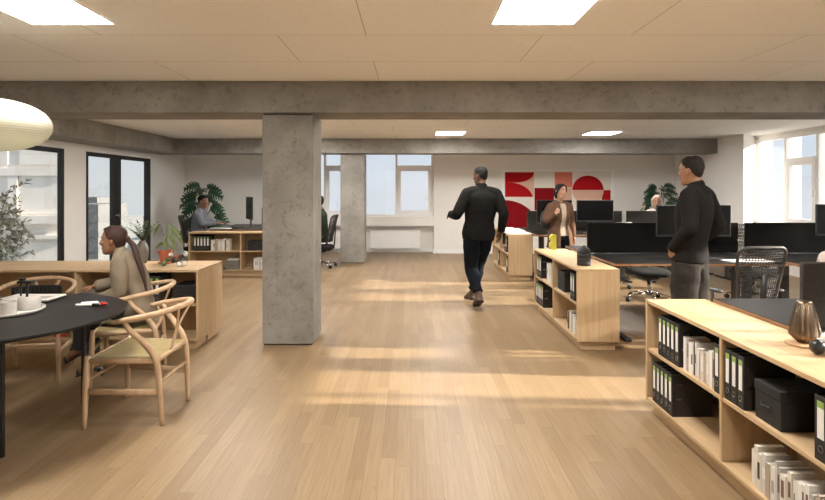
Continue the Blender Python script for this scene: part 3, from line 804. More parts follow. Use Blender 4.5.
t = thing('bottle', 'white bottle with green cap on the farthest bookcase', 'bottle', (1.72, 10.3, .762))
G().lathe([(.06, 0), (.07, .02), (.07, .2), (.035, .26), (.03, .28)], n=20).build('body', 'label', t, True); G().lathe([(.034, .281), (.034, .32), (.02, .325)], n=16).build('cap', 'green', t, True)

# ------------------------------------------------------------------ office chairs
def rounded_rect(w_, h_, r, n=5):
    out = []
    for cx, cz, a0 in ((w_ / 2 - r, h_ / 2 - r, 0), (-w_ / 2 + r, h_ / 2 - r, 90), (-w_ / 2 + r, -h_ / 2 + r, 180), (w_ / 2 - r, -h_ / 2 + r, 270)):
        for i in range(n + 1):
            a = R(a0 + 90 * i / n); out.append((cx + r * math.cos(a), cz + r * math.sin(a)))
    return out
def office_chair(label, loc, rz, group='mesh back office chairs'):
    t = thing('office_chair', label, 'office chair', loc, rz, group)
    hub = G().cyl((0, 0, .075), .035, .06).build('hub', 'chrome', t, True)
    for k in range(5):
        a = R(72 * k + 18); c, s_ = math.cos(a), math.sin(a)
        sp = G().loft([(c * .03, s_ * .03, .108), (c * .16, s_ * .16, .098), (c * .31, s_ * .31, .074)], [(.024, .017), (.02, .013), (.014, .009)], (-s_, c, 0), 8).build('spoke', 'chrome', t, True)
        w_ = G(); Mx = Matrix.Translation((c * .31, s_ * .31, .032)) @ Matrix.Rotation(a + .6, 4, 'Z') @ Matrix.Rotation(R(90), 4, 'X')
        w_.lathe([(.02, -.026), (.031, -.02), (.031, -.006), (.02, -.004), (.02, .004), (.031, .006), (.031, .02), (.02, .026)], (0, 0, 0), 16, Mx)
        w_.build('caster', 'rubber', sp, True)
    G().cyl((0, 0, .13), .026, .14).build('gas_column', 'chrome', t, True)
    G().bx(-.11, -.14, .30, .11, .10, .355).build('mechanism', 'rubber', t, bevel=.02)
    G().loft([(0, 0, .27), (0, 0, .30)], [(.03, .03), (.06, .06)], (1, 0, 0), 14).build('column_collar', 'rubber', t, True)
    # seat
    g = G(); pr = rounded_rect(.49, .47, .12)
    for sc, z in ((.9, .362), (.98, .372), (1.0, .395), (.985, .418), (.90, .430), (.5, .432)): pass
    rings = [(.90, .360), (.985, .372), (1.0, .395), (.985, .416), (.90, .428), (.45, .431)]
    n = len(pr)
    for sc, z in rings: g.v += [(x * sc, y * sc + .01, z - (.012 if y * sc > .2 else 0)) for x, y in pr]
    for i in range(len(rings) - 1):
        for j in range(n): g.f.append((i * n + j, i * n + (j + 1) % n, (i + 1) * n + (j + 1) % n, (i + 1) * n + j))
    g.f.append(tuple(range(n - 1, -1, -1))); g.f.append(tuple((len(rings) - 1) * n + j for j in range(n)))
    g.build('seat', 'fabric_black', t, True)
    # back: bowed frame with an open mesh
    def bk(x, z):  # back surface
        u = (z - .50) / .5
        return Vector((x, -.245 - .07 * u + .03 * math.cos(u * 2.2) + .05 * (x / .22) ** 2, z))
    fr = [bk(x * (1.0 + .10 * (z / .25)), .755 + z) for x, z in rounded_rect(.40, .50, .075, 6)]
    G().tube(fr, .014, 10, True).build('back_frame', 'chair_grey', t, True)
    g = G(); nx, nz = 17, 24
    idx = {}
    for j in range(nz + 1):
        for i in range(nx + 1):
            z = .755 - .245 + .49 * j / nz; hw = .195 * (1 + .10 * ((z - .755) / .25)); x = -hw + 2 * hw * i / nx
            off = .5 * (2 * hw / nx) if j % 2 else 0
            ed = min(1., (nz - j) / 3., j / 3.); lim = hw - (.02 * (1 - ed) * 2)
            xx = max(-lim, min(lim, x + off * (0 < i < nx)))
            g.v.append(tuple(bk(xx, z)))
    for j in range(nz):
        for i in range(nx):
            a = j * (nx + 1) + i; g.f.append((a, a + 1, a + nx + 2, a + nx + 1))
    me = g.build('back_mesh', 'mesh', t)
    wf = me.modifiers.new('w', 'WIREFRAME'); wf.thickness = .0105; wf.use_even_offset = False
    G().loft([(0, -.16, .33), (0, -.265, .37), (0, -.285, .50), (0, -.29, .62), (0, -.305, .78)], [(.04, .02), (.035, .014), (.032, .012), (.03, .01), (.028, .008)], (1, 0, 0), 10).build('back_spine', 'rubber', t, True)
    for s_ in (-1, 1):
        ar = G().loft([(s_ * .11, -.05, .345), (s_ * .25, -.05, .35), (s_ * .285, -.04, .42), (s_ * .285, -.03, .585)], [(.022, .012), (.022, .012), (.024, .014), (.022, .013)], (0, 1, 0), 8).build('arm', 'chair_grey', t, True)
        G().loft([(s_ * .285, -.13, .60), (s_ * .285, -.11, .605), (s_ * .28, .06, .605), (s_ * .275, .13, .596)], [(.03, .01), (.04, .014), (.04, .014), (.028, .01)], (1, 0, 0), 12).build('arm_pad', 'rubber', ar, True)
    return t
oc = office_chair('mesh backed office chair in front of the right charcoal divider', (2.99, 4.98, 0), R(4))
OCG = 'mesh back office chairs'
clone(oc, (3.22, 7.42, 0), R(172), 'black office chair seen under the desk behind the standing man', OCG)
clone(oc, (3.02, 8.42, 0), R(25), 'far office chair base seen between bookcase and standing man', OCG)
clone(oc, (4.62, 7.42, 0), R(195), 'office chair under the window desk, right of the mesh chair', OCG)
clone(oc, (-4.02, 10.42, 0), R(-90), 'office chair of the man in the grey shirt', OCG)
clone(oc, (-1.74, 10.62, 0), R(82), 'office chair of the man in green by the far column', OCG)
clone(oc, (4.84, 10.86, 0), R(180), 'office chair of the blonde seated person', OCG)
t = thing('shell_chair', 'pale mauve upholstered chair cut by the right photo edge', 'chair', (3.60, 4.88, 0), R(10))

g = G(); chain(g, [(0, -.30, 1.0), (0, -.295, .96), (0, -.28, .80), (0, -.25, .60), (0, -.21, .45)], [(.20, .012), (.28, .03), (.31, .04), (.31, .04), (.27, .03)], (1, 0, 0), 5, 24, 2.8); g.build('backrest', 'mauve', t, True)
g = G(); chain(g, [(0, -.2, .43), (0, 0, .43), (0, .24, .43)], [(.26, .03), (.29, .045), (.24, .03)], (1, 0, 0), 5, 24, 2.8); g.build('seat', 'mauve', t, True)
for x in (-1, 1):
    for y in (-1, 1): G().tube([(x * .2, y * .17, .41), (x * .25, y * .23, 0)], [.014, .010], 10).build('leg', 'black', t, True)

# ------------------------------------------------------------------ round table and wishbone chairs
t = thing('round_table', 'round black table in the left foreground', 'table', (-2.5, 3.32, 0))
autosmooth(G().lathe([(.66, .712), (.694, .722), (.70, .730), (.70, .736), (.697, .740)], n=96).build('tabletop', 'lino', t, False), 50)
for x, y in ((.20, .55), (.21, -.24), (-.42, .40), (-.42, -.30)): G().bx(x - .012, y - .012, 0, x + .012, y + .012, .711).build('leg', 'black', t, bevel=.002)
G().bx(-.45, -.01, .69, .22, .01, .711).build('underframe', 'black', t)

def wishbone(label, loc, rz, group='light wood wishbone chairs'):
    t = thing('wishbone_chair', label, 'chair', loc, rz, group)
    for s_ in (-1, 1):
        g = G(); chain(g, [(s_ * .262, .225, 0), (s_ * .258, .218, .25), (s_ * .252, .21, .455)], [.0135, .019, .0165], None, 4, 12); g.build('leg', 'chair_wood', t, True)
        g = G(); chain(g, [(s_ * .205, -.235, 0), (s_ * .215, -.225, .22), (s_ * .222, -.205, .42), (s_ * .238, -.14, .53), (s_ * .262, -.06, .62), (s_ * .270, -.03, .676)], [.0135, .018, .021, .02, .017, .014], None, 5, 12); g.build('leg', 'chair_wood', t, True)
        g = G(); g.loft([(s_ * .258, .215, .235), (s_ * .218, -.222, .215)], [(.010, .021)] * 2, (1, 0, 0), 10); g.build('side_stretcher', 'chair_wood', t, True)
        g = G(); g.loft([(s_ * .252, .21, .425), (s_ * .222, -.205, .415)], [(.012, .016)] * 2, (1, 0, 0), 10); g.build('seat_rail', 'chair_wood', t, True)
    g = G(); g.loft([(-.252, .212, .425), (.252, .212, .425)], [(.012, .016)] * 2, (0, 1, 0), 10); g.build('seat_rail', 'chair_wood', t, True)
    g = G(); g.loft([(-.222, -.205, .415), (.222, -.205, .415)], [(.014, .018)] * 2, (0, 1, 0), 10); g.build('seat_rail', 'chair_wood', t, True)
    g = G(); g.tube([(-.217, -.222, .28), (.217, -.222, .28)], .011, 10); g.build('rear_stretcher', 'chair_wood', t, True)
    g = G(); g.tube([(-.256, .215, .30), (.256, .215, .30)], .011, 10); g.build('front_stretcher', 'chair_wood', t, True)
    bow = [(-.262, .055, .668), (-.272, .01, .676), (-.272, -.085, .694), (-.225, -.215, .716), (-.12, -.295, .732), (0, -.318, .738)]
    bow = bow + [(-x, y, z) for x, y, z in bow[-2::-1]]
    k = [.012, .016, .018, .018, .0185, .019]; k = k + k[-2::-1]
    g = G(); chain(g, bow, k, None, 5, 12); g.build('top_rail', 'chair_wood', t, True)
    sp = G(); chain(sp, [(0, -.205, .43), (0, -.225, .50), (0, -.245, .565)], [(.035, .006), (.024, .006), (.03, .006)], (1, 0, 0), 4, 10)
    for s_ in (-1, 1): chain(sp, [(s_ * .008, -.242, .545), (s_ * .022, -.255, .60), (s_ * .065, -.28, .67), (s_ * .098, -.297, .722)], [(.016, .006), (.013, .006), (.012, .006), (.014, .006)], (1, 0, 0), 4, 10)
    sp.build('splat', 'chair_wood', t, True)
    # woven seat: four triangles meeting at the middle, cords wrapped over the rails
    g = G(); NN = 24; P = []
    for j in range(NN + 1):
        for i in range(NN + 1):
            u, v = -1 + 2 * i / NN, -1 + 2 * j / NN
            hw = .237 + .016 * v
            rr_ = max(abs(u), abs(v)); z = .440 - .016 * (1 - rr_ ** 2) - .018 * max(0, rr_ - .9) / .1 * .6
            z += .0016 * math.cos((abs(u) if abs(u) > abs(v) else abs(v)) * PI * 24)
            P.append((u * hw, .003 + v * .212, z))
    n = NN + 1; top = len(P)
    g.v = P + [(x, y, z - .03) for x, y, z in P]
    for j in range(NN):
        for i in range(NN):
            a = j * n + i; g.f.append((a, a + 1, a + n + 1, a + n)); g.f.append((top + a, top + a + n, top + a + n + 1, top + a + 1))
    for i in range(NN):
        for a, b in ((i, i + 1), (NN * n + i + 1, NN * n + i), ((i + 1) * n, i * n), (i * n + NN, (i + 1) * n + NN)): g.f.append((a, top + a, top + b, b))
    autosmooth(g.build('woven_seat', 'cord', t), 40)
    return t
wc = wishbone('light wood wishbone chair standing empty in the left foreground', (-1.815, 3.70, 0), R(90))
clone(wc, (-2.235, 4.385, 0), R(108), 'light wood wishbone chair under the seated woman')
c3 = clone(wc, (-3.045, 4.43, 0), R(180 + 14), 'light wood wishbone chair behind the round table, dark cushion inside')
cu = thing('back_cushion', 'dark pleated cushion on the chair behind the round table', 'cushion', (-3.045, 4.43, 0), R(194))
g = G(); nn = 40; pts = []
for i in range(nn + 1):
    a = PI * (.12 + .76 * i / nn); rr_ = .195 + .005 * math.sin(i * 2.1)
    pts.append((rr_ * math.cos(a), -.02 - rr_ * math.sin(a) * .84))
for i, (x, y) in enumerate(pts):
    L_ = math.hypot(x, y); ix, iy = x * .86, -.02 + (y + .02) * .86
    g.v += [(x, y, .462), (x, y, .715 - .012), (ix, iy, .70 + .006 * math.sin(i * 2.1)), (ix, iy, .462)]
for i in range(nn):
    for k in range(4): g.f.append((i * 4 + k, i * 4 + 4 + k, i * 4 + 4 + (k + 1) % 4, i * 4 + (k + 1) % 4))
g.f += [(0, 1, 2, 3), (nn * 4 + 3, nn * 4 + 2, nn * 4 + 1, nn * 4)]
cu.location.z = 0
g.build('pleated_cover', 'fabric_black', cu, True)

# things on the table
TZ = .7415
t = thing('serving_tray', 'oval white tray holding cups on the round black table', 'tray', (-2.505, 3.41, TZ))
g = G()
prof = [(.18, 0), (.20, .004), (.206, .016), (.20, .018), (.192, .008), (.17, .006)]
g.lathe(prof, n=56); autosmooth(g.build('dish', 'cupwhite', t, True), 50)
def cup(label, loc, r_, h_):
    t = thing('cup', label, 'cup', loc, 0, 'white cups on the tray')
    autosmooth(G().lathe([(r_ * .92, 0), (r_, .005), (r_, h_), (r_ * .92, h_), (r_ * .9, .01), (.001, .009)], n=32).build('wall', 'cupwhite', t), 40)
cup('white cup on the tray right beside the larger pot', (-2.43, 3.325, TZ + .007), .043, .072)
cup('white cup on the tray cut by the left photo edge', (-2.53, 3.345, TZ + .007), .044, .078)
t = thing('serving_pot', 'wide white pot with black handle on the tray', 'pot', (-2.40, 3.465, TZ + .007))
autosmooth(G().lathe([(.058, 0), (.062, .005), (.062, .074), (.058, .080), (.001, .081)], n=36).build('body', 'cupwhite', t), 40)
g = G(); g.tube([(-.052, -.004, .078), (-.052, -.004, .188)], .005, 8); g.tube([(.0, -.022, .08), (.0, -.022, .165)], .0075, 8)
g.bx(-.058, -.032, .165, .03, .012, .178); g.bx(-.058, -.012, .178, -.03, .010, .192)
g.build('handle', 'black', t, False)['label'] = 'black metal handle'
t = thing('open_book', 'white open book on the table behind the tray', 'book', (-2.60, 3.79, TZ))
G().bx(-.19, -.11, 0, .17, .11, .008).build('cover', 'black', t, bevel=.002)
G().bx(-.185, -.105, .0085, -.012, .105, .02).build('page_block', 'label', t, bevel=.004); G().bx(-.008, -.105, .0085, .165, .105, .02).build('page_block', 'label', t, bevel=.004)
G().bx(.03, -.07, .0202, .13, .02, .0208).build('printed_picture', BOOKC[2], t)
def marker(label, loc, rz, m):
    t = thing('marker_pen', label, 'marker', loc, rz, 'markers on the black table')
    Mx = Matrix.Translation((0, 0, .0095)) @ Matrix.Rotation(R(90), 4, 'Y')
    G().lathe([(.007, -.07), (.009, -.065), (.009, .03)], (0, 0, 0), 14, Mx).build('barrel', 'ball_white', t, True)
    G().lathe([(.0098, .0305), (.0098, .066), (.006, .07)], (0, 0, 0), 14, Mx).build('cap', m, t, True)
marker('red capped marker on the round black table', (-2.06, 3.60, TZ), R(10), 'red')
marker('black capped marker behind the red capped one', (-2.10, 3.64, TZ), R(16), 'black')
marker('white marker with black cap, nearest the table edge', (-2.10, 3.575, TZ), R(8), 'black')

# things on the bookcases
t = thing('table_lamp', 'bronze pleated cone lamp on the foreground bookcase', 'lamp', (1.885, 2.63, .762))
G().cyl((-.012, -.012, 0), .078, .008, 40).build('base_disc', 'disc', t, bevel=.002)['label'] = 'round wooden base'
g = G(); rings = [(.030, .009), (.062, .042), (.064, .054), (.050, .13), (.035, .196), (.032, .204), (.022, .206)]; nn = 72
for r_, z in rings: g.v += [(r_ * (1 + .055 * (1 if j % 4 < 2 else -1) * (1 if z < .195 else 0)) * math.cos(2 * PI * j / nn), r_ * (1 + .055 * (1 if j % 4 < 2 else -1) * (1 if z < .195 else 0)) * math.sin(2 * PI * j / nn), z) for j in range(nn)]
for i in range(len(rings) - 1):
    for j in range(nn): g.f.append((i * nn + j, i * nn + (j + 1) % nn, (i + 1) * nn + (j + 1) % nn, (i + 1) * nn + j))
g.f += [tuple(range(nn - 1, -1, -1)), tuple((len(rings) - 1) * nn + j for j in range(nn))]
g.build('pleated_body', 'bronze', t, True)
def molecule(label, loc, balls, bonds, rz=0.):
    t = thing('molecule_model', label, 'molecular model', loc, rz)
    for p, r_, m, nm in balls: G().ell(p, (r_, r_, r_), 20, 12).build('ball', m, t, True)['label'] = nm + ' ball'
    for a, b in bonds: G().tube([balls[a][0], balls[b][0]], .0065, 8).build('rod', 'ball_black', t, True)
molecule('black and white ball model on the foreground bookcase, right photo edge', (1.878, 2.472, .762),
         [((-.055, -.01, .034), .033, 'ball_black', 'black'), ((0, .0, .066), .031, 'ball_white', 'white'), ((.05, -.02, .032), .031, 'ball_white', 'white'), ((.012, .05, .031), .030, 'ball_white', 'white'), ((.02, -.05, .026), .0255, 'ball_black', 'black')], [(0, 1), (1, 2), (1, 3), (1, 4)])
t = thing('yellow_vase', 'yellow green figure shaped vase on the middle bookcase', 'vase', (1.745, 6.75, .762))
out = [(.040, .004), (.040, .178), (.030, .186), (.0, .188)] + [(-.010 + .030 * math.cos(R(q)), .146 + .042 * math.sin(R(q))) for q in (120, 150, 180, 210, 235)] + [(-.010, .102)] + [(-.010 + .032 * math.cos(R(q)), .054 + .046 * math.sin(R(q))) for q in (130, 155, 180, 205, 230)] + [(.0, .0), (.034, .0)]
o = G().prism(out, -.030, .030).build('body', 'yellow', t, False, .012, 3)
t = thing('canister', 'black domed canister at the near end of the middle bookcase', 'canister', (1.69, 5.36, .762))
G().lathe([(.060, 0), (.066, .006), (.066, .036), (.0645, .038), (.066, .040), (.066, .078), (.0645, .08), (.066, .082), (.066, .120)], n=40).build('body', 'canister', t, True)
G().lathe([(.066, .121), (.064, .135), (.052, .16), (.030, .178), (.014, .184), (.009, .190), (.007, .194)], n=40).build('lid', 'canister', t, True)
molecule('small ball and rod model beside the terracotta pot', (-2.31, 5.42, .7505),
         [((-.10, -.05, .026), .025, 'ball_green', 'dark green'), ((-.085, .0, .058), .022, 'ball_green', 'dark green'), ((-.06, .02, .105), .021, 'ball_white', 'white'), ((.0, .0, .088), .022, 'ball_red', 'coral red'),
          ((.085, .02, .112), .023, 'ball_white', 'white'), ((.035, -.02, .032), .024, 'ball_black', 'black'), ((.095, -.03, .025), .024, 'ball_white', 'white'), ((.06, -.075, .024), .023, 'ball_white', 'white'), ((-.02, -.02, .045), .02, 'ball_black', 'black')],
         [(0, 1), (1, 2), (1, 8), (8, 3), (8, 5), (5, 4), (5, 6), (5, 7)])

# ------------------------------------------------------------------ plants
def leaf(g, base, d, nrm, L_, W_, bend=.3, segs=4, curl=.15):
    """a pointed leaf blade from base along d, face normal about nrm, drooping by bend"""
    d = Vector(d).normalized(); nrm = Vector(nrm); nrm = (nrm - d * nrm.dot(d)).normalized() if (nrm - d * nrm.dot(d)).length > 1e-5 else d.orthogonal().normalized()
    sd = d.cross(nrm); b = len(g.v)
    for i in range(segs + 1):
        u = i / segs; p = Vector(base) + d * L_ * u - Vector((0, 0, 1)) * bend * L_ * u * u
        w_ = W_ * math.sin(PI * min(1, u * .93 + .05)) ** .8 if i < segs else .002
        g.v += [tuple(p - sd * w_ + nrm * curl * w_), tuple(p), tuple(p + sd * w_ + nrm * curl * w_)]
    for i in range(segs):
        a = b + i * 3; g.f += [(a, a + 1, a + 4, a + 3), (a + 1, a + 2, a + 5, a + 4)]
def lobed_leaf(g, base, d, nrm, L_, W_, lob=6, bend=.35):
    """monstera-like blade: heart shape cut into lobes on both sides"""
    d = Vector(d).normalized(); nrm = Vector(nrm); nrm = (nrm - d * nrm.dot(d)); nrm = nrm.normalized() if nrm.length > 1e-5 else d.orthogonal()
    sd = d.cross(nrm)
    def P(u, v):
        return tuple(Vector(base) + d * L_ * u + sd * W_ * v - Vector((0, 0, 1)) * (bend * L_ * max(u, 0) ** 2) + nrm * .12 * W_ * (abs(v) ** 1.5) * -1)
    for s_ in (-1, 1):
        for k in range(lob):
            u0, u1 = -.06 + k / lob, -.06 + (k + .80) / lob
            wd = math.sin(PI * (.14 + .80 * (k + .5) / lob)) ** .7
            b = len(g.v); sh = .16
            g.v += [P(max(u0, 0), 0), P(u0 + .05, s_ * wd * .5), P(u0 + sh, s_ * wd * .94), P(u0 + sh + .07, s_ * wd), P(u1 + sh * .7, s_ * wd * .86), P(u1 + .05, s_ * wd * .5), P(min(1, (k + 1) / lob - .02), 0)]
            g.f.append(tuple(b + i for i in range(7)))
    b = len(g.v); g.v += [P(1 - 1 / lob, -.1), P(1.08, 0), P(1 - 1 / lob, .1)]; g.f.append((b, b + 1, b + 2))
def pot(g, r0, r1, h): g.lathe([(r0, 0), (r1 * .97, h * .8), (r1 * .97, h * .82), (r1 * 1.06, h * .83), (r1 * 1.06, h), (r1 * .95, h), (r1 * .93, h * .9), (.002, h * .9)], n=32)

# vase with fern fronds
t = thing('vase_plant', 'beige ceramic vase with spiky green fronds on the left bookcase', 'plant', (-2.73, 5.60, .7505))
G().lathe([(.036, 0), (.042, .006), (.056, .07), (.060, .12), (.056, .165), (.040, .205), (.030, .216), (.033, .228), (.026, .228), (.024, .20), (.002, .19)], n=36).build('vase', 'ceramic', t, True)
g = G(); st = G(); rr = random.Random(4)
for k in range(13):
    a = 2 * PI * k / 13 + rr.uniform(-.2, .2); ln = rr.uniform(.15, .27); out = rr.uniform(.15, .85)
    pts = [Vector((.01 * math.cos(a), .01 * math.sin(a), .2))]
    for i in range(1, 8):
        u = i / 7; pts.append(Vector((math.cos(a) * out * ln * u ** 1.3, math.sin(a) * out * ln * u ** 1.3, .2 + ln * u * (1.1 - .45 * out * u))))
    st.tube(pts, [.003 - .0025 * i / 7 for i in range(8)], 5)
    for i in range(1, 8):
        d = (pts[i] - pts[i - 1]).normalized(); sd = d.cross(Vector((0, 0, 1))); sd = sd.normalized() if sd.length > 1e-4 else Vector((1, 0, 0))
        for s_ in (-1, 1): leaf(g, pts[i], d * .9 + sd * s_ * .75, Vector((0, 0, 1)) + d * .2, .062 * (1.15 - .5 * i / 7), .0075, .25, 3)
    leaf(g, pts[-1], d, (0, 0, 1), .05, .007, .1, 3)
g.build('fronds', 'leaf', t, True); st.build('stems', 'stem', t, True)
# terracotta pot with drooping mottled leaves
t = thing('potted_plant', 'terracotta pot with drooping mottled leaves on the left bookcase', 'plant', (-2.485, 5.575, .7505))
G().lathe([(.062, 0), (.068, .004), (.07, .014), (.06, .016)], n=32).build('saucer', 'terracotta', t, True)
p = G(); pot(p, .048, .068, .115); po = p.build('pot', 'terracotta', t); po.location.z = .016; autosmooth(po, 40)
G().lathe([(.002, .104), (.062, .106)], n=24).build('soil', 'soil', t)
st = G(); g = G()
for dx, dy, hh, L_, W_, nrm in ((-.045, -.02, .40, .10, .014, (-.3, -1, .2)), (.03, -.02, .41, .17, .020, (.3, -1, .3)), (.065, .0, .37, .17, .022, (.5, -1, .1)), (-.005, -.05, .20, .12, .030, (0, -1, .3)), (.045, -.03, .30, .14, .022, (.1, -1, .4)), (.01, -.03, .27, .11, .018, (.1, -1, .4))):
    pts = catmull([(0, 0, .11), (dx * .3, dy * .3, .11 + (hh - .11) * .6), (dx, dy, hh)], 4); st.tube(pts, .0028, 5)
    leaf(g, (dx, dy, hh), (dx * 2.2, dy, -.12 if hh > .25 else .02), nrm, L_, W_, .55, 6, .25)
g.build('leaves', 'leaf_lime', t, True); st.build('stems', 'stem', t, True)
# monstera in the far left corner
def monstera(label, loc, H, spread, n, seed, m='leaf_dark', LL=(.26, .36)):
    t = thing('monstera_plant', label, 'plant', loc); rr = random.Random(seed)
    p = G(); pot(p, .13, .17, .30); autosmooth(p.build('pot', 'ceramic', t), 40)
    G().lathe([(.002, .272), (.157, .274)], n=24).build('soil', 'soil', t)
    st = G(); g = G()
    for k in range(n):
        a = k * 2.4 + rr.uniform(-.3, .3); u = (k + .5) / n; hh = .5 + (H - .5) * (u ** .75); out = spread * (1.0 - .72 * u) * rr.uniform(.8, 1.15)
        tip = Vector((math.cos(a) * out, math.sin(a) * out, hh))
        pts = catmull([(.03 * math.cos(a), .03 * math.sin(a), .27), (.35 * tip.x, .35 * tip.y, .27 + (hh - .27) * .65), tip], 5)
        st.tube(pts, [.010 - .005 * i / 10 for i in range(len(pts))], 6)
        L_ = rr.uniform(*LL); d = Vector((math.cos(a), math.sin(a) - .25, -.75 + .9 * u))
        lobed_leaf(g, tip, d, Vector((math.cos(a) * .5, math.sin(a) * .4 - 1.1, .75)), L_, L_ * .42, 6, .45)
    g.build('leaves', m, t, False); st.build('stems', 'stem', t, True)
monstera('tall dark split leaf plant behind the man in grey shirt', (-4.26, 11.30, 0), 1.60, .30, 26, 12, LL=(.27, .36))
monstera('tall dark green plant behind the blonde seated person', (5.50, 12.1, 0), 1.60, .32, 40, 5, LL=(.20, .28))
# olive tree by the window
t = thing('olive_tree', 'grey green olive tree by the left window', 'tree', (-4.90, 6.5, 0)); rr = random.Random(21)
p = G(); pot(p, .15, .19, .36); autosmooth(p.build('pot', 'ceramic', t), 40); G().lathe([(.002, .325), (.175, .327)], n=24).build('soil', 'soil', t)
tr = G(); g = G()
tr.tube(catmull([(0, 0, .32), (.02, -.01, .6), (-.01, .02, .85), (.01, 0, 1.05)], 4), [.02 - .0006 * i for i in range(13)], 8)
def spray(p0, d, L_, depth):
    d = Vector(d).normalized(); pts = [Vector(p0)]; n = 7
    for i in range(n):
        d = (d + Vector((rr.uniform(-.16, .16), rr.uniform(-.16, .16), rr.uniform(-.13, .10)))).normalized(); pts.append(pts[-1] + d * L_ / n)
    tr.tube(pts, [(.008 if depth == 0 else .004) * (1 - .8 * i / n) for i in range(n + 1)], 5)
    for i in range(1, n + 1):
        dd = (pts[i] - pts[i - 1]).normalized(); ax = dd.orthogonal().normalized()
        if depth == 0 and i in (2, 4, 6):
            q = Quaternion(dd, rr.uniform(0, 6.28)) @ ax; spray(pts[i], dd * .7 + q * .9, L_ * rr.uniform(.4, .6), 1)
        for k in range(3):
            q = Quaternion(dd, rr.uniform(0, 6.28)) @ ax
            leaf(g, pts[i], dd * .75 + q * .9, Vector((rr.uniform(-1, 1), rr.uniform(-1, 1), 1)), rr.uniform(.055, .09), rr.uniform(.009, .013), .15, 4)
for a, el, L_, z in ((-.5, .75, .36, .95), (.35, .25, .30, .86), (-.1, .12, .60, 1.0), (1.5, .7, .36, 1.0), (2.6, .8, .34, 1.0), (3.9, .6, .42, .95), (5.2, 1.0, .55, 1.05), (.6, 1.35, .50, 1.05), (-1.0, .1, .36, .85), (4.9, -.05, .40, .85), (-.1, 1.0, .40, 1.04), (5.6, .3, .3, .75), (-.3, -.1, .3, .72)):
    spray((0, 0, z), (math.cos(a) * math.cos(el), math.sin(a) * math.cos(el), math.sin(el)), L_, 0)
g.build('foliage', 'leaf_olive', t, True); tr.build('trunk', 'bark', t, True)

# ------------------------------------------------------------------ wall art
PX = 12.86 / 550
def wx(x): return (x - 410.5) * PX
def wz(y): return 1.5 - (y - 189.5) * PX
t = thing('wall_art', 'framed abstract artwork of red and coral shapes on the far wall', 'artwork', (wx(557.5), YB - .001, wz(201)))
def az(zx, zy): return ((zx / 4.543 + 490 - 557.5) * PX, -((zy / 4.543 + 150) - 201) * PX)
def slab(name, pts, m, y0, y1, lab=None):
    o = G().prism([az(*p) for p in pts], -y1, -y0).build(name, m, t)
    if lab: o['label'] = lab
    return o
AR, AS, AP, AC = art_mat('art_red', (.42, .007, .011)), art_mat('art_coral', (.68, .21, .14)), art_mat('art_peach', (.70, .44, .33)), art_mat('art_cream', (.80, .75, .68))
AD = art_mat('art_dark_red', (.24, .004, .009))
slab('backing_board', [(66, 97), (551, 97), (551, 395), (66, 395)], AC, .005, .02)
f = G(); 
def fb(a, b, c, d): 
    p, q = az(a, b), az(c, d); f.bx(min(p[0], q[0]), -.035, min(p[1], q[1]), max(p[0], q[0]), -.004, max(p[1], q[1]))
fb(52, 88, 565, 97); fb(52, 395, 565, 404); fb(52, 97, 66, 395); fb(551, 97, 565, 395); f.build('frame', 'white', t)
arc = lambda cx, cy, rx, ry, a0, a1, n=16: [(cx + rx * math.cos(R(a0 + (a1 - a0) * i / n)), cy + ry * math.sin(R(a0 + (a1 - a0) * i / n))) for i in range(n + 1)]
slab('red_square', [(69, 101), (200, 101), (200, 213), (69, 213)], AR, .0205, .0245, 'bright red square')
slab('coral_wedge', [(78, 146)] + arc(120, 101, 80, 47, 90, 0)[0:] + [(200, 213)] + arc(80, 225, 116, 79, -6, -88)[0:], AP, .0247, .0285, 'peach wedge with curved sides')
slab('dark_square', [(203, 172), (292, 172), (292, 275), (203, 275)], AD, .0205, .0245, 'dark red square')
slab('quarter_circle', [(69, 390)] + [(69, 228)] + arc(69, 390, 165, 162, -88, 0), AD, .0205, .0265, 'dark red quarter circle')
slab('coral_square', [(295, 101), (375, 101), (375, 169), (295, 169)], AS, .0205, .0245, 'coral square')
slab('peach_square', [(295, 171), (373, 171), (373, 240), (295, 240)], AP, .0205, .0245, 'peach square')
slab('half_circle', arc(446, 182, 71, 66, 180, 360, 24), AR, .0205, .0265, 'red half circle')
slab('half_circle', arc(446, 183, 71, 66, 0, 180, 24), AP, .0205, .0265, 'peach half circle')
slab('red_block', [(517, 182), (549, 182), (549, 260), (500, 260)], AR, .0205, .0240, 'small red block')
# ------------------------------------------------------------------ people
V3 = lambda *a: Vector(a)
def lerp(a, b, t): return a + (b - a) * t
HEADR = [(-.122, .052, .022, .020), (-.112, .042, .038, .036), (-.098, .032, .048, .052), (-.070, .016, .058, .074), (-.040, .006, .0645, .085),
         (0., 0., .0705, .0915), (.035, -.003, .0735, .0955), (.07, -.006, .0685, .0885), (.095, -.008, .055, .071), (.111, -.008, .036, .047), (.118, -.008, .014, .018)]
def head_grid(inf, k=44, sub=4):
    P = catmull([V3(q[1], q[0], 0) for q in HEADR], sub); S = catmull([V3(q[2], q[3], 0) for q in HEADR], sub)
    rows = []
    for p, s_ in zip(P, S):
        row = []
        for j in range(k):
            a = 2 * PI * j / k
            x, y = (s_.x + inf) * math.cos(a), (s_.y + inf) * math.sin(a)
            row.append(V3(x, p.x + y, p.y * (1 + inf * 5 if p.y > 0 else 1)))
        rows.append(row)
    return rows

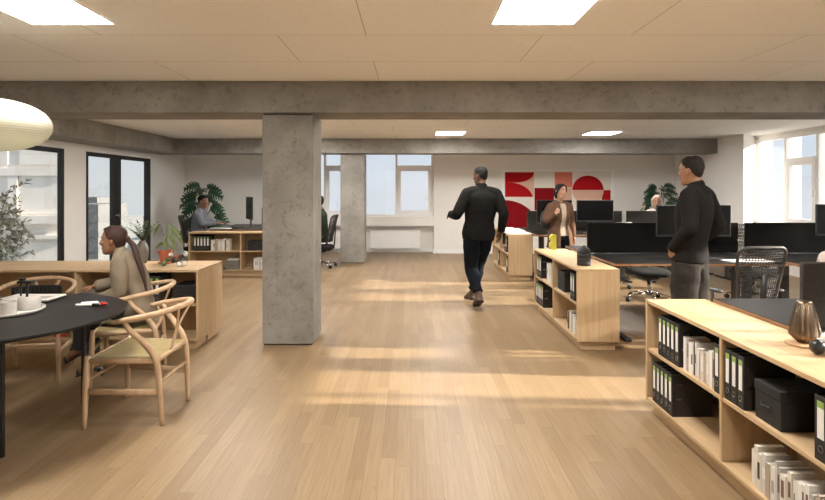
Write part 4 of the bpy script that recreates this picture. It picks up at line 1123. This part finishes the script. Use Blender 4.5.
def hand(g, w, d, pn, ts, curl=.5, s=1.):
    """palm with four fingers and a thumb; d along the forearm, pn the way the palm faces, ts = +-1 thumb side"""
    d = d.normalized(); pn = (pn - d * pn.dot(d)).normalized(); sd = d.cross(pn).normalized() * ts
    chain(g, [w - d * .02 * s, w + d * .02 * s, w + d * .06 * s, w + d * .092 * s], [(.026 * s, .019 * s), (.035 * s, .017 * s), (.041 * s, .0155 * s), (.037 * s, .011 * s)], sd, 3, 12)
    for off, L_, r_ in ((.030, .070, .0088), (.0105, .078, .0090), (-.0095, .073, .0087), (-.028, .056, .0078)):
        p = w + d * (.082 * s) + sd * off * s; dd = d.copy(); pts = [p]
        for q, fr in ((.45, .55), (.32, 1.0), (.23, .8)):
            ang = curl * fr; dd = (dd * math.cos(ang) + pn * math.sin(ang)).normalized() if True else dd
            pts.append(pts[-1] + dd * L_ * q * s)
        g.tube(pts, [r_ * s, r_ * .96 * s, r_ * .88 * s, r_ * .66 * s], 8)
    p = w + d * .022 * s + sd * .026 * s
    d1 = (d * .62 + sd * .72 + pn * .35).normalized(); d2 = (d * .9 + sd * .15 + pn * .45).normalized()
    g.tube([p, p + d1 * .034 * s, p + d1 * .034 * s + d2 * .032 * s, p + d1 * .034 * s + d2 * .055 * s], [.0125 * s, .0112 * s, .0098 * s, .007 * s], 8)

def person(label, loc, head_deg, J, skin, hair, outfit, s=1., build=1., yaw=0., pitch=0., roll=0., female=False, curl=(.5, .5), palm=None, seed=0., pose_voxel=.006, hair_style='short', torso_w=1.):
    """J holds joints in a local frame: x right, y forward, z up. The body is one skin; clothes, hair and eyes are its children"""
    J = {k: V3(*v) for k, v in J.items()}
    g = G()
    pel, wai, che, nk, hd = J['pel'], J['waist'], J['chest'], J['neck'], J['head']
    up = lerp(che, nk, .62)
    sR = (J['shR'] - J['shL']).normalized(); hR = (J['hpR'] - J['hpL']).normalized()
    Hm = Matrix.Translation(hd) @ Matrix.Rotation(R(yaw), 4, 'Z') @ Matrix.Rotation(R(pitch), 4, 'X') @ Matrix.Rotation(R(roll), 4, 'Y') @ Matrix.Scale(s, 4)
    w_ = build * torso_w
    axis = (wai - pel).normalized(); crotch = pel - axis * .10 * s
    TS = [(.115 * w_, .074), (.150 * w_, .094), (.128 * w_, .088), (.150 * w_, .106), (.150 * w_, .086), (.058, .054)]
    if female: TS = [(.12, .08), (.160, .100), (.112, .080), (.130, .100), (.128, .078), (.048, .046)]
    TS = [(a * s, b * s) for a, b in TS]
    sides = [hR, hR, lerp(hR, sR, .4), sR, sR, sR]
    tp = [crotch, pel, wai, che, up, nk]
    chain(g, [crotch + axis * .045 * s] + tp[1:], [(a * .90, b * .88) for a, b in TS[:5]] + [TS[5]], sides, 4, 22)
    nb = (.044 if female else .055) * s
    hb = Hm @ V3(0, -.012, -.055)
    chain(g, [lerp(che, nk, .75), nk, lerp(nk, hb, .55), hb], [nb * 1.25, nb * 1.08, nb, nb], None, 4, 16)
    ar = (.85 if female else 1.) * s * (.5 + .5 * build)
    for q in 'LR':
        sh, el, wr = J['sh' + q], J['el' + q], J['wr' + q]; sg = 1 if q == 'R' else -1
        chain(g, [lerp(nk, up, .25), lerp(lerp(nk, up, .35), sh, .6) + V3(0, 0, .008), sh], [.045 * ar, .047 * ar, .050 * ar], None, 3, 14); g.ell(sh, (.052 * ar,) * 3, 14, 8)
        chain(g, [sh, lerp(sh, el, .35), el, lerp(el, wr, .35), wr], [.050 * ar, .044 * ar, .036 * ar, .037 * ar, .025 * ar], None, 4, 14)
        fd = (wr - el).normalized(); pn = V3(-sg, .15, 0) if not palm or q not in palm else V3(*palm[q][0])
        ts = sg if not palm or q not in palm or len(palm[q]) < 2 else palm[q][1]
        hd_dir = fd if not palm or q not in palm or len(palm[q]) < 3 else V3(*palm[q][2]).normalized()
        hand(g, wr, hd_dir, pn, ts, curl[0] if q == 'L' else curl[1], s * (.88 if female else 1.) * .97)
        hp, kn, an, to = J['hp' + q], J['kn' + q], J['an' + q], J['to' + q]
        chain(g, [hp, lerp(hp, kn, .4), kn, lerp(kn, an, .3), lerp(kn, an, .7), an], [.078 * s, .070 * s, .050 * s, .050 * s, .038 * s, .033 * s], None, 4, 16)
        fdir = (to - an); hl = an - fdir * .22 - V3(0, 0, .03 * s)
        chain(g, [hl, an * .5 + to * .5 + V3(0, 0, .005), to], [(.030 * s, .030 * s), (.040 * s, .028 * s), (.032 * s, .014 * s)], None, 3, 12)
    # head, face
    hg = G(); rows = head_grid(0.); kk = len(rows[0])
    for r_ in rows: hg.v += [tuple(p) for p in r_]
    for i in range(len(rows) - 1):
        for j in range(kk): hg.f.append((i * kk + j, i * kk + (j + 1) % kk, (i + 1) * kk + (j + 1) % kk, (i + 1) * kk + j))
    hg.f += [tuple(range(kk - 1, -1, -1)), tuple((len(rows) - 1) * kk + j for j in range(kk))]
    chain(hg, [(0, .084, .020), (0, .095, -.004), (0, .1045, -.030), (0, .086, -.040)], [(.008, .010), (.010, .011), (.0155, .013), (.012, .008)], (1, 0, 0), 4, 12)
    for x in (-1, 1):
        hg.ell((x * .032, .073, .026), (.022, .016, .008), 12, 8)      # brow
        hg.ell((x * .040, .066, -.022), (.020, .018, .018), 12, 8)     # cheekbone
        hg.ell((x * .074, -.012, -.004), (.010, .020, .031), 12, 8, Matrix.Rotation(x * R(14), 3, 'Z'))
    hg.ell((0, .080, -.063), (.022, .0115, .006), 12, 8); hg.ell((0, .079, -.075), (.018, .0115, .007), 12, 8)
    hg.ell((0, .070, -.103), (.022, .018, .016), 12, 8)
    g.add([Hm @ V3(*v) for v in hg.v], hg.f)
    root = fuse(g, 'person', skin, None, pose_voxel, 3)
    root.location = loc; root.rotation_euler = (0, 0, R(head_deg - 90))
    tag(root, label, 'person')
    # eyes, brows, lips
    for x in (-1, 1):
        e_ = G().ell((x * .031, .0765, .004), (.0105, .0075, .0046), 12, 8); E = G().add([Hm @ V3(*v) for v in e_.v], e_.f).build('eye', 'ball_white', root, True)
        p_ = G().ell((x * .031, .0825, .004), (.0052, .0028, .0048), 10, 6); G().add([Hm @ V3(*v) for v in p_.v], p_.f).build('iris', 'eye', E, True)
        b_ = G(); b_.tube([(x * .014, .091, .0245), (x * .031, .089, .031), (x * .050, .074, .026)], [.0035, .0042, .0022], 6); G().add([Hm @ V3(*v) for v in b_.v], b_.f).build('eyebrow', hair, root, True)
    l_ = G(); l_.ell((0, .0885, -.068), (.025, .0055, .008), 14, 8); G().add([Hm @ V3(*v) for v in l_.v], l_.f).build('lips', 'lip' if skin != 'skin_dark' else 'skin_brown', root, True)
    # hair
    rows = head_grid(.0065 if hair_style == 'short' else .012)
    if hair_style == 'short': xs = [(-.12, -.066), (-.06, -.055), (-.02, .0), (.012, .012), (.03, .034), (.06, .066), (.12, .078)]
    else: xs = [(-.12, -.07), (-.05, -.06), (-.02, -.01), (.02, .015), (.05, .058), (.075, .082), (.12, .09)]
    def thr(y):
        for (a, b), (c, d) in zip(xs, xs[1:]):
            if y <= c: return b + (d - b) * max(0, min(1, (y - a) / (c - a)))
        return xs[-1][1]
    kk = len(rows[0]); inner = head_grid(-.004); hv = []; idx = {}; hf = []
    keep = [[p.z > thr(p.y) for p in r_] for r_ in rows]
    nr = len(rows); h_ = G()
    for r_, r2_ in zip(rows, inner):
        h_.v += [tuple(Hm @ (p + p.normalized() * (.005 * noise.noise(p * 38 + V3(seed, 0, 0)) + .003 * noise.noise(p * 110)))) for p in r_]
    off = len(h_.v)
    for r2_ in inner: h_.v += [tuple(Hm @ p) for p in r2_]
    cell = lambda i, j: all(keep[a][b] for a, b in ((i, j), (i, (j + 1) % kk), (i + 1, j), (i + 1, (j + 1) % kk)))
    cs = {(i, j) for i in range(nr - 1) for j in range(kk) if cell(i, j)}
    for i, j in cs:
        a, b, c, d = i * kk + j, i * kk + (j + 1) % kk, (i + 1) * kk + (j + 1) % kk, (i + 1) * kk + j
        h_.f += [(a, b, c, d), (off + d, off + c, off + b, off + a)]
        for (p, q), nb_ in (((a, b), (i - 1, j)), ((c, d), (i + 1, j)), ((b, c), (i, (j + 1) % kk)), ((d, a), (i, (j - 1) % kk))):
            if nb_ not in cs: h_.f.append((q, p, off + p, off + q))
    b_ = (nr - 1) * kk
    if (nr - 2, 0) in cs: h_.f.append(tuple(b_ + j for j in range(kk)))
    def HL(pts, rr_, **k):
        q = G(); chain(q, pts, rr_, None, 5, 14); h_.add([Hm @ V3(*v) for v in q.v], q.f)
    if hair_style == 'pony':
        HL([(0, -.085, .03), (0, -.115, .02), (0, -.125, -.005)], [(.03, .03), (.024, .022), (.014, .014)])
        h_.tube([Hm @ V3(0, -.108 + .012 * math.cos(a), .012 + .0) for a in (0, 1)], .001, 4)
    if hair_style == 'tied':
        HL([(-.02, -.085, -.01), (-.03, -.115, -.035), (-.05, -.10, -.09), (-.07, -.06, -.15)], [.03, .034, .03, .012])
        [HL([(x * .012, .075, .098), (x * .050, .066, .066), (x * .078, .035, .015), (x * .082, .0, -.045), (x * .060, -.055, -.10)], [.010, .013, .015, .017, .013]) for x in (-1, 1)]; HL([(0, -.06, .06), (0, -.09, .0), (0, -.085, -.07), (0, -.07, -.12)], [(.066, .03), (.072, .035), (.06, .035), (.035, .02)])
    if hair_style == 'long':
        for x in (-1, 1): HL([(x * .03, .055, .095), (x * .075, .035, .04), (x * .085, .01, -.05), (x * .08, .0, -.13)], [.02, .03, .032, .02])
        HL([(0, -.08, .0), (0, -.095, -.07), (0, -.09, -.14)], [.06, .065, .04])
    ho = fuse(h_, 'hair', hair, root, .0055, 3)
    # clothes
    def top_garment(name, m, hem, ease, slv=1., hemw=None, fold=.006, deep=1., arms_loose=.018, open_front=False, neckring=.066, lo=.012, neck=None):
        c = G(); T = [(a + ease, b + ease * deep) for a, b in TS]; T[4] = (T[4][0] * 1.08, T[4][1])
        ax = (wai - pel)
        hp_ = pel + ax.normalized() * hem if True else pel
        hw = hemw or T[1]
        pts = [hp_] + ([pel] if hem < -.05 * s else []) + [lerp(pel, wai, .62 if hem > -.05 else .7), wai + ax * .15, che, up, lerp(up, nk, .86)]
        ss = [hw] + ([T[1]] if hem < -.05 * s else []) + [lerp(V3(*T[1]), V3(*T[2]), .6).to_tuple(), T[2], T[3], (T[4][0] * .97, T[4][1]), (neckring * s + .012, neckring * s + .008)]
        ss = [(x[0], x[1]) for x in ss]
        sd_ = [hR] + ([hR] if hem < -.05 * s else []) + [hR, lerp(hR, sR, .4), sR, sR, sR]
        chain(c, pts, ss, sd_, 4, 26, 2.25)
        for q in 'LR':
            sh, el, wr = J['sh' + q], J['el' + q], J['wr' + q]
            chain(c, [lerp(nk, up, .30), lerp(lerp(nk, up, .36), sh, .55) + V3(0, 0, .004), sh - V3(0, 0, .006)], [.042 * ar + lo, .056 * ar + lo, .056 * ar + lo], None, 3, 14); c.ell(sh - V3(0, 0, .006), (.056 * ar + lo,) * 3, 16, 10)
            end = lerp(el, wr, .96 * slv) if slv <= 1 else wr
            al = arms_loose
            chain(c, [sh, lerp(sh, el, .4), lerp(sh, el, .94), lerp(el, wr, .12), lerp(el, end, .6), end], [.055 * ar + lo, .050 * ar + al, .043 * ar + al, .043 * ar + al, .034 * ar + al, .027 * ar + al * .9], None, 4, 16)
        if neck:
            axn = (hb - nk).normalized(); chain(c, [nk - axn * .07 * s, nk - axn * .02 * s, nk + axn * neck[1] * s], [neck[0] * s * 1.18, neck[0] * s * 1.04, neck[0] * s], None, 4, 20)
        o = fuse(c, name, m, root, .0075, 10, fold, 5.5, .5, seed)
        return o
    def collar(name, m, r_=.066, h_c=.035, lift=0.):
        c = G(); axn = (hb - nk).normalized(); ctr = nk - V3(0, 0, .012 * s) + axn * lift
        nn = 24; fw = V3(0, 1, 0); fw = (fw - axn * fw.dot(axn)).normalized(); rt = axn.cross(fw) * -1
        for (k, dz, dr) in ((0, -.05, .026), (1, h_c, .0), (2, h_c, -.007), (3, -.05, .010)):
            for j in range(nn):
                a = 2 * PI * j / nn; dip = -.030 * max(0, math.sin(a)) ** 2
                c.v.append(tuple(ctr + rt * math.cos(a) * (r_ + dr) * s + fw * math.sin(a) * (r_ + dr + .004) * s + axn * (dz + dip) * s))
        for k in range(4):
            for j in range(nn): c.f.append((k * nn + j, k * nn + (j + 1) % nn, ((k + 1) % 4) * nn + (j + 1) % nn, ((k + 1) % 4) * nn + j))
        return c.build(name, m, root, True)
    def trousers(name, m, ease=.014, cuff=.052, waist_up=.08, fold=.006, knee=.016, short=.01):
        c = G(); ax = (wai - pel).normalized()
        chain(c, [pel + ax * waist_up * s, pel, crotch + ax * .02], [(TS[2][0] * 1.06 + ease * .3, TS[2][1] * 1.06 + ease * .3), (TS[1][0] + ease * .45, TS[1][1] + ease * .5), (TS[0][0] + ease, TS[0][1] + ease)], hR, 4, 24, 2.2)
        for q in 'LR':
            hp, kn, an = J['hp' + q], J['kn' + q], J['an' + q]; bt = (an - kn).normalized()
            chain(c, [hp, lerp(hp, kn, .42), kn, lerp(kn, an, .35), lerp(kn, an, .72), an - bt * short], [.082 * s + ease * .9, .077 * s + ease, .055 * s + knee, .054 * s + knee, cuff * s, cuff * s], None, 4, 18)
        return fuse(c, name, m, root, .0075, 3, fold, 7., .8, seed + 3)
    def shoes(m, sole=.018, boot=False, big=1.):
        for q in 'LR':
            an, to = J['an' + q], J['to' + q]; c = G(); fd = to - an; L_ = fd.length; dn = V3(0, 0, -1)
            fh = V3(fd.x, fd.y, 0).normalized()
            n_ = (fd.normalized()); upv = V3(0, 0, 1)
            heel = an - fd * .24 - upv * .035 * s; mid = lerp(an, to, .55); 
            b = big * s
            chain(c, [heel - fd * .03, heel + fd * .08, lerp(an, to, .35) + upv * .004, mid - upv * .002, to, to + fd * .12], [(.028 * b, .030 * b), (.040 * b, .048 * b), (.044 * b, .046 * b), (.048 * b, .036 * b), (.045 * b, .026 * b), (.024 * b, .015 * b)], None, 4, 16)
            if boot: c.tube([an - upv * .03, an + (J['kn' + q] - an).normalized() * .10], [.050 * s, .048 * s], 14)
            so = fuse(c, 'shoe', m, root, .006, 3)
            if boot:
                dn_ = fd.cross(V3(1, 0, 0)).normalized(); dn_ = dn_ if dn_.z < 0 else -dn_; k_ = G()
                chain(k_, [heel - fd * .06 + dn_ * .030, heel + fd * .2 + dn_ * .036, mid + dn_ * .034, to + dn_ * .024, to + fd * .16 + dn_ * .014], [(.03 * b, .010), (.042 * b, .011), (.048 * b, .010), (.046 * b, .009), (.022 * b, .008)], V3(1, 0, 0), 4, 14)
                k_.build('sole', 'shoe_black', so, True)
    outfit(locals())
    return root

def std(s=1., **kw):
    d = dict(pel=(0, 0, .95), waist=(0, -.005, 1.10), chest=(0, .005, 1.29), neck=(0, -.02, 1.515), head=(0, .02, 1.682),
             shL=(-.185, -.015, 1.445), elL=(-.235, -.05, 1.16), wrL=(-.235, .05, .92), shR=(.185, -.015, 1.445), elR=(.235, -.05, 1.16), wrR=(.235, .05, .92),
             hpL=(-.092, 0, .91), knL=(-.10, .015, .50), anL=(-.10, -.03, .095), toL=(-.115, .13, .035), hpR=(.092, 0, .91), knR=(.10, .015, .50), anR=(.10, -.03, .095), toR=(.115, .13, .035))
    d.update(kw)
    return {k: tuple(x * s for x in v) for k, v in d.items()}
def sit(**kw):
    d = dict(pel=(0, -.02, .565), waist=(0, -.03, .71), chest=(0, .0, .90), neck=(0, .02, 1.115), head=(0, .07, 1.275),
             shL=(-.18, .02, 1.045), elL=(-.22, .13, .855), wrL=(-.13, .36, .865), shR=(.18, .02, 1.045), elR=(.22, .13, .855), wrR=(.13, .36, .865),
             hpL=(-.09, .03, .55), knL=(-.11, .44, .55), anL=(-.10, .46, .10), toL=(-.11, .62, .035), hpR=(.09, .03, .55), knR=(.11, .44, .55), anR=(.10, .46, .10), toR=(.11, .62, .035))
    d.update(kw); return d

# the walking man, seen from behind
def o1(E):
    E['top_garment']('jacket', 'jacket_black', -.085, .042, hemw=(.205, .145), neck=(.070, .062), fold=.006, arms_loose=.024, lo=.016)
    E['trousers']('jeans', 'denim', .030, .064, fold=.008, knee=.03, short=.07); E['shoes']('shoe_brown', boot=True, big=1.14)
person('man in black jacket and jeans walking away past the bookcases', (.90, 7.03, 0), 103,
       std(pel=(-.03, 0, .94), waist=(-.02, 0, 1.09), chest=(0, .015, 1.28), neck=(.01, .01, 1.515), head=(.01, .04, 1.675),
           shL=(-.185, .0, 1.455), elL=(-.335, -.03, 1.185), wrL=(-.335, .20, 1.175), shR=(.20, -.01, 1.45), elR=(.275, -.10, 1.185), wrR=(.262, -.02, .945),
           hpL=(-.12, 0, .90), knL=(-.115, .05, .50), anL=(-.095, -.20, .165), toL=(-.085, -.06, .05), hpR=(.06, 0, .90), knR=(.03, .20, .505), anR=(-.025, .26, .115), toR=(-.04, .42, .045)),
       'skin_dark', 'hair_black', o1, build=1.12, yaw=34, pitch=-4, seed=2., torso_w=1.05, palm={'L': ((.5, .3, -.8), 1)})
t = thing('phone', "dark phone in the walking man's right hand", 'phone', (1.20, 7.04, .80), R(20))
G().bx(-.004, -.035, 0, .004, .035, .145).build('case', 'rubber', t, bevel=.003); G().bx(.0042, -.031, .006, .0048, .031, .139).build('screen', 'panel', t)

# the standing man on the right
def o2(E):
    E['top_garment']('shirt', 'charcoal_shirt', -.03, .028, hemw=(.187, .142), neck=(.064, .048), fold=.007, arms_loose=.021, lo=.012)
    E['trousers']('trousers', 'charcoal_trousers', .032, .084, fold=.008, knee=.042); E['shoes']('shoe_black')
person('man in charcoal shirt standing with hands in pockets between the desks', (2.345, 4.52, 0), 132,
       std(.992, pel=(0, .045, .95), waist=(0, .03, 1.10), chest=(0, .015, 1.29), hpL=(-.085, .045, .91), hpR=(.085, .045, .91), knL=(-.11, .055, .50), knR=(.11, .045, .50), elL=(-.265, -.055, 1.205), wrL=(-.158, .135, 1.015), elR=(.245, -.085, 1.20), wrR=(.158, .125, 1.02), neck=(0, -.01, 1.525), head=(0, .035, 1.668), shL=(-.185, -.015, 1.468), shR=(.185, -.015, 1.468)),
       'skin_tan', 'hair_dark', o2, s=.992, yaw=-8, pitch=-1, seed=5., curl=(.7, .7), palm={'L': ((.9, -.3, 0), -1, (.12, -.35, -.9)), 'R': ((-.9, -.3, 0), 1, (-.12, -.35, -.9))}, torso_w=1.06)

# the standing woman
def blazer_front(E, m, inner, x0=.05):
    pass
def o3(E):
    root, J = E['root'], E['J']
    E['top_garment']('sweater', 'cream_knit', -.0, .012, slv=.5, fold=.003, arms_loose=.006, lo=.002, neckring=.05)
    # open blazer: the full coat with its front cut away
    o = E['top_garment']('blazer', 'brown_blazer', -.17, .032, hemw=(.205, .142), fold=.006, arms_loose=.020, lo=.016, deep=1.1)
    me = o.data; bm = bmesh.new(); bm.from_mesh(me)
    nk = E['nk']; pel = E['pel']
    def inside(c):
        if c.y < .045: return False
        if c.z > nk.z + .02: return True
        u = (c.z - (pel.z - .17)) / (nk.z - pel.z + .17)
        return abs(c.x + .012) < (.050 + .055 * max(0, .55 - u) if u < .93 else .05)
    arm_ok = lambda c: min((c - lerp(J['wrR'], J['elR'], k)).length for k in (0, .12, .25, .4, .55, .7)) < .060
    bmesh.ops.delete(bm, geom=[f for f in bm.faces if inside(f.calc_center_median()) and not arm_ok(f.calc_center_median())], context='FACES')
    bm.to_mesh(me); bm.free()
    sm = o.modifiers.new('thick', 'SOLIDIFY'); sm.thickness = .006; sm.offset = -1
    for q in (-1, 1):
        L = G(); b = -.012
        pts = [V3(b + q * .052, .112, 1.30 * .9), V3(b + q * .080, .115, 1.22 * .9), V3(b + q * .088, .128, 1.16 * .9), V3(b + q * .055, .132, 1.08 * .9), V3(b + q * .048, .126, 1.20 * .9)]
        pts = [V3(p.x, p.y + .006, p.z + .06) for p in pts]
        L.v = [tuple(p) for p in pts] + [tuple(p + V3(0, -.012, 0)) for p in pts]; n = len(pts)
        L.f = [tuple(range(n)), tuple(range(2 * n - 1, n - 1, -1))] + [(i, i + n, (i + 1) % n + n, (i + 1) % n) for i in range(n)]
        L.build('lapel', 'brown_blazer', o)
    E['trousers']('jeans', 'denim', .016, .054, fold=.005); E['shoes']('shoe_black')
person('smiling woman in brown blazer with shoulder bag standing at the desks', (2.17, 7.98, 0), -78,
       std(.872, shL=(-.165, -.015, 1.445), shR=(.165, -.015, 1.445), elR=(.27, .03, 1.20), wrR=(.140, .135, 1.335), elL=(-.225, -.04, 1.165), wrL=(-.225, .04, .92), head=(0, .025, 1.690), neck=(0, -.015, 1.505)),
       'skin_light', 'hair_dark', o3, s=.90, female=True, yaw=10, roll=-5, seed=8., hair_style='tied', curl=(.35, 1.0), palm={'R': ((-.2, -.9, -.1), -1, (-.55, -.15, .75))})
t = thing('shoulder_bag', 'dark shoulder bag hanging behind the woman in the brown blazer', 'bag', (2.015, 8.15, .93), R(12))
g = G(); chain(g, [(0, 0, 0), (0, 0, .06), (0, 0, .17), (0, 0, .25)], [(.07, .03), (.095, .045), (.09, .04), (.065, .025)], (1, 0, 0), 4, 20, 3.); g.build('body', 'bag', t, True)
G().tube(catmull([(-.045, 0, .24), (-.015, -.06, .33), (.04, -.16, .375), (.07, -.185, .385), (.085, -.11, .40), (.08, 0, .37), (.05, .02, .24)], 5), .0065, 8).build('strap', 'bag', t, True)

# the seated woman by the round table
def o4(E):
    root = E['root']
    E['top_garment']('tee', 'white_tee', .0, .010, slv=.3, fold=.003, arms_loose=.005, lo=.001, neckring=.052)
    o = E['top_garment']('blazer', 'beige_blazer', -.082, .022, neck=(.058, .040), hemw=(.19, .135), fold=.010, arms_loose=.022, lo=.012, deep=1.0)
    me = o.data; bm = bmesh.new(); bm.from_mesh(me); J = E['J']; nk = E['nk']; wai = E['wai']
    def inside(c):
        ax = (nk - wai); u = (c - wai).dot(ax) / ax.length_squared; rel = c - (wai + ax * u)
        if rel.y < .035 or u < .05: return False
        near_arm = min((c - lerp(J['el' + q], J['wr' + q], k)).length for q in 'LR' for k in (0, .3, .6, 1)) < .085
        return abs(c.x) < .02 + .055 * u and not near_arm
    bmesh.ops.delete(bm, geom=[f for f in bm.faces if inside(f.calc_center_median())], context='FACES'); bm.to_mesh(me); bm.free()
    sm = o.modifiers.new('thick', 'SOLIDIFY'); sm.thickness = .006; sm.offset = -1
    E['trousers']('trousers', 'grey_trousers', .012, .052, fold=.006)
    Hm = E['Hm']; p = G()
    a = Hm @ V3(0, -.112, .008)
    chain(p, [a, a + V3(-.02, -.05, -.04), a + V3(-.06, -.095, -.13), a + V3(-.10, -.15, -.26), a + V3(-.115, -.18, -.39)], [(.014, .014), (.026, .022), (.027, .022), (.020, .017), (.006, .006)], (1, 0, 0), 6, 16)
    p.build('ponytail', 'hair_brown', root, True)
    G().tube([a + V3(.016 * math.cos(k * PI / 6), -.012 + .004 * math.sin(k * PI / 6), -.012 + .016 * math.sin(k * PI / 6)) for k in range(12)], .005, 8, True).build('hair_tie', 'black', root, True)
    for q in 'LR':
        an, to = J['an' + q], J['to' + q]; fd = (to - an); f = fd.normalized(); dn = -(V3(0, 0, 1) - f * f.z).normalized(); sdv = f.cross(dn)
        s_ = G(); hl = an - fd * .24 - V3(0, 0, .03)
        chain(s_, [hl + dn * .032, lerp(an, to, .35) + dn * .034, lerp(an, to, .8) + dn * .024, to + fd * .12 + dn * .014], [(.028, .006), (.030, .006), (.040, .007), (.024, .006)], sdv, 4, 14)
        s_.loft([hl + dn * .034, hl + dn * .095 + f * .004], [(.024, .022), (.020, .018)], sdv, 8)
        c = lerp(an, to, .85); s_.tube([c + sdv * .042 * math.cos(k * PI / 7) - dn * (-.02 + .042 * math.sin(k * PI / 7)) for k in range(8)], .009, 8)
        s_.tube([an - dn * .035 + sdv * .037 * math.cos(k * PI / 6) + f * .037 * math.sin(k * PI / 6) for k in range(12)], .005, 6, True)
        s_.build('sandal', 'shoe_black', root, True)
person('woman with long ponytail in beige blazer seated at the round table', (-2.11, 4.375, 0), 188,
       dict(pel=(0, .045, .565), waist=(0, .055, .69), chest=(0, .115, .85), neck=(0, .185, 1.003), head=(0, .236, 1.098),
            shL=(-.155, .145, .945), elL=(-.18, .13, .715), wrL=(-.12, .32, .655), shR=(.155, .165, .945), elR=(.20, .25, .735), wrR=(.09, .42, .72),
            hpL=(-.085, .09, .555), knL=(-.055, .43, .61), anL=(-.01, .495, .25), toL=(-.01, .585, .165), hpR=(.085, .09, .555), knR=(.07, .42, .575), anR=(.03, .40, .125), toR=(.03, .515, .05)),
       'skin_tan', 'hair_brown', o4, s=.93, female=True, yaw=-4, pitch=2, seed=11., hair_style='pony', curl=(.5, .4), palm={'L': ((.2, 0, -1), -1), 'R': ((-.2, 0, -1), 1)})

def o5(E):
    E['top_garment']('shirt', 'blue_shirt', -.02, .020, neck=(.063, .036), fold=.007, arms_loose=.018, lo=.008)
    E['trousers']('trousers', 'grey_trousers', .014, .060); E['shoes']('shoe_black')
person('man in blue grey shirt seated at the far left desk', (-4.0, 10.42, 0), 2, sit(), 'skin_brown', 'hair_black', o5, yaw=-8, pitch=-4, seed=14., pose_voxel=.007, palm={'L': ((.2, 0, -1), -1), 'R': ((-.2, 0, -1), 1)})
def o6(E):
    E['top_garment']('sweater', 'green_knit', -.02, .026, neck=(.063, .02), fold=.007, arms_loose=.02, lo=.014)
    E['trousers']('trousers', 'grey_trousers', .014, .060); E['shoes']('shoe_black')
person('man in dark green sweater seated beside the thick column', (-1.74, 10.62, 0), 172, sit(head=(0, .035, 1.262), neck=(0, -.005, 1.105)), 'skin_tan', 'hair_dark', o6, yaw=0, seed=17., pose_voxel=.007, palm={'L': ((.2, 0, -1), -1), 'R': ((-.2, 0, -1), 1)})
def o7(E):
    E['top_garment']('sweater', 'white_tee', -.02, .022, fold=.006, lo=.01); E['trousers']('trousers', 'grey_trousers', .014, .06); E['shoes']('shoe_black')
person('blonde seated person facing us over the far grey divider', (4.84, 10.84, 0), -97, sit(elR=(.27, .10, .88), wrR=(.30, .24, 1.08)), 'skin_light', 'hair_ash', o7, female=True, s=.97, yaw=-22, pitch=-14, seed=20., hair_style='long', pose_voxel=.007, palm={'L': ((.2, 0, -1), -1)})
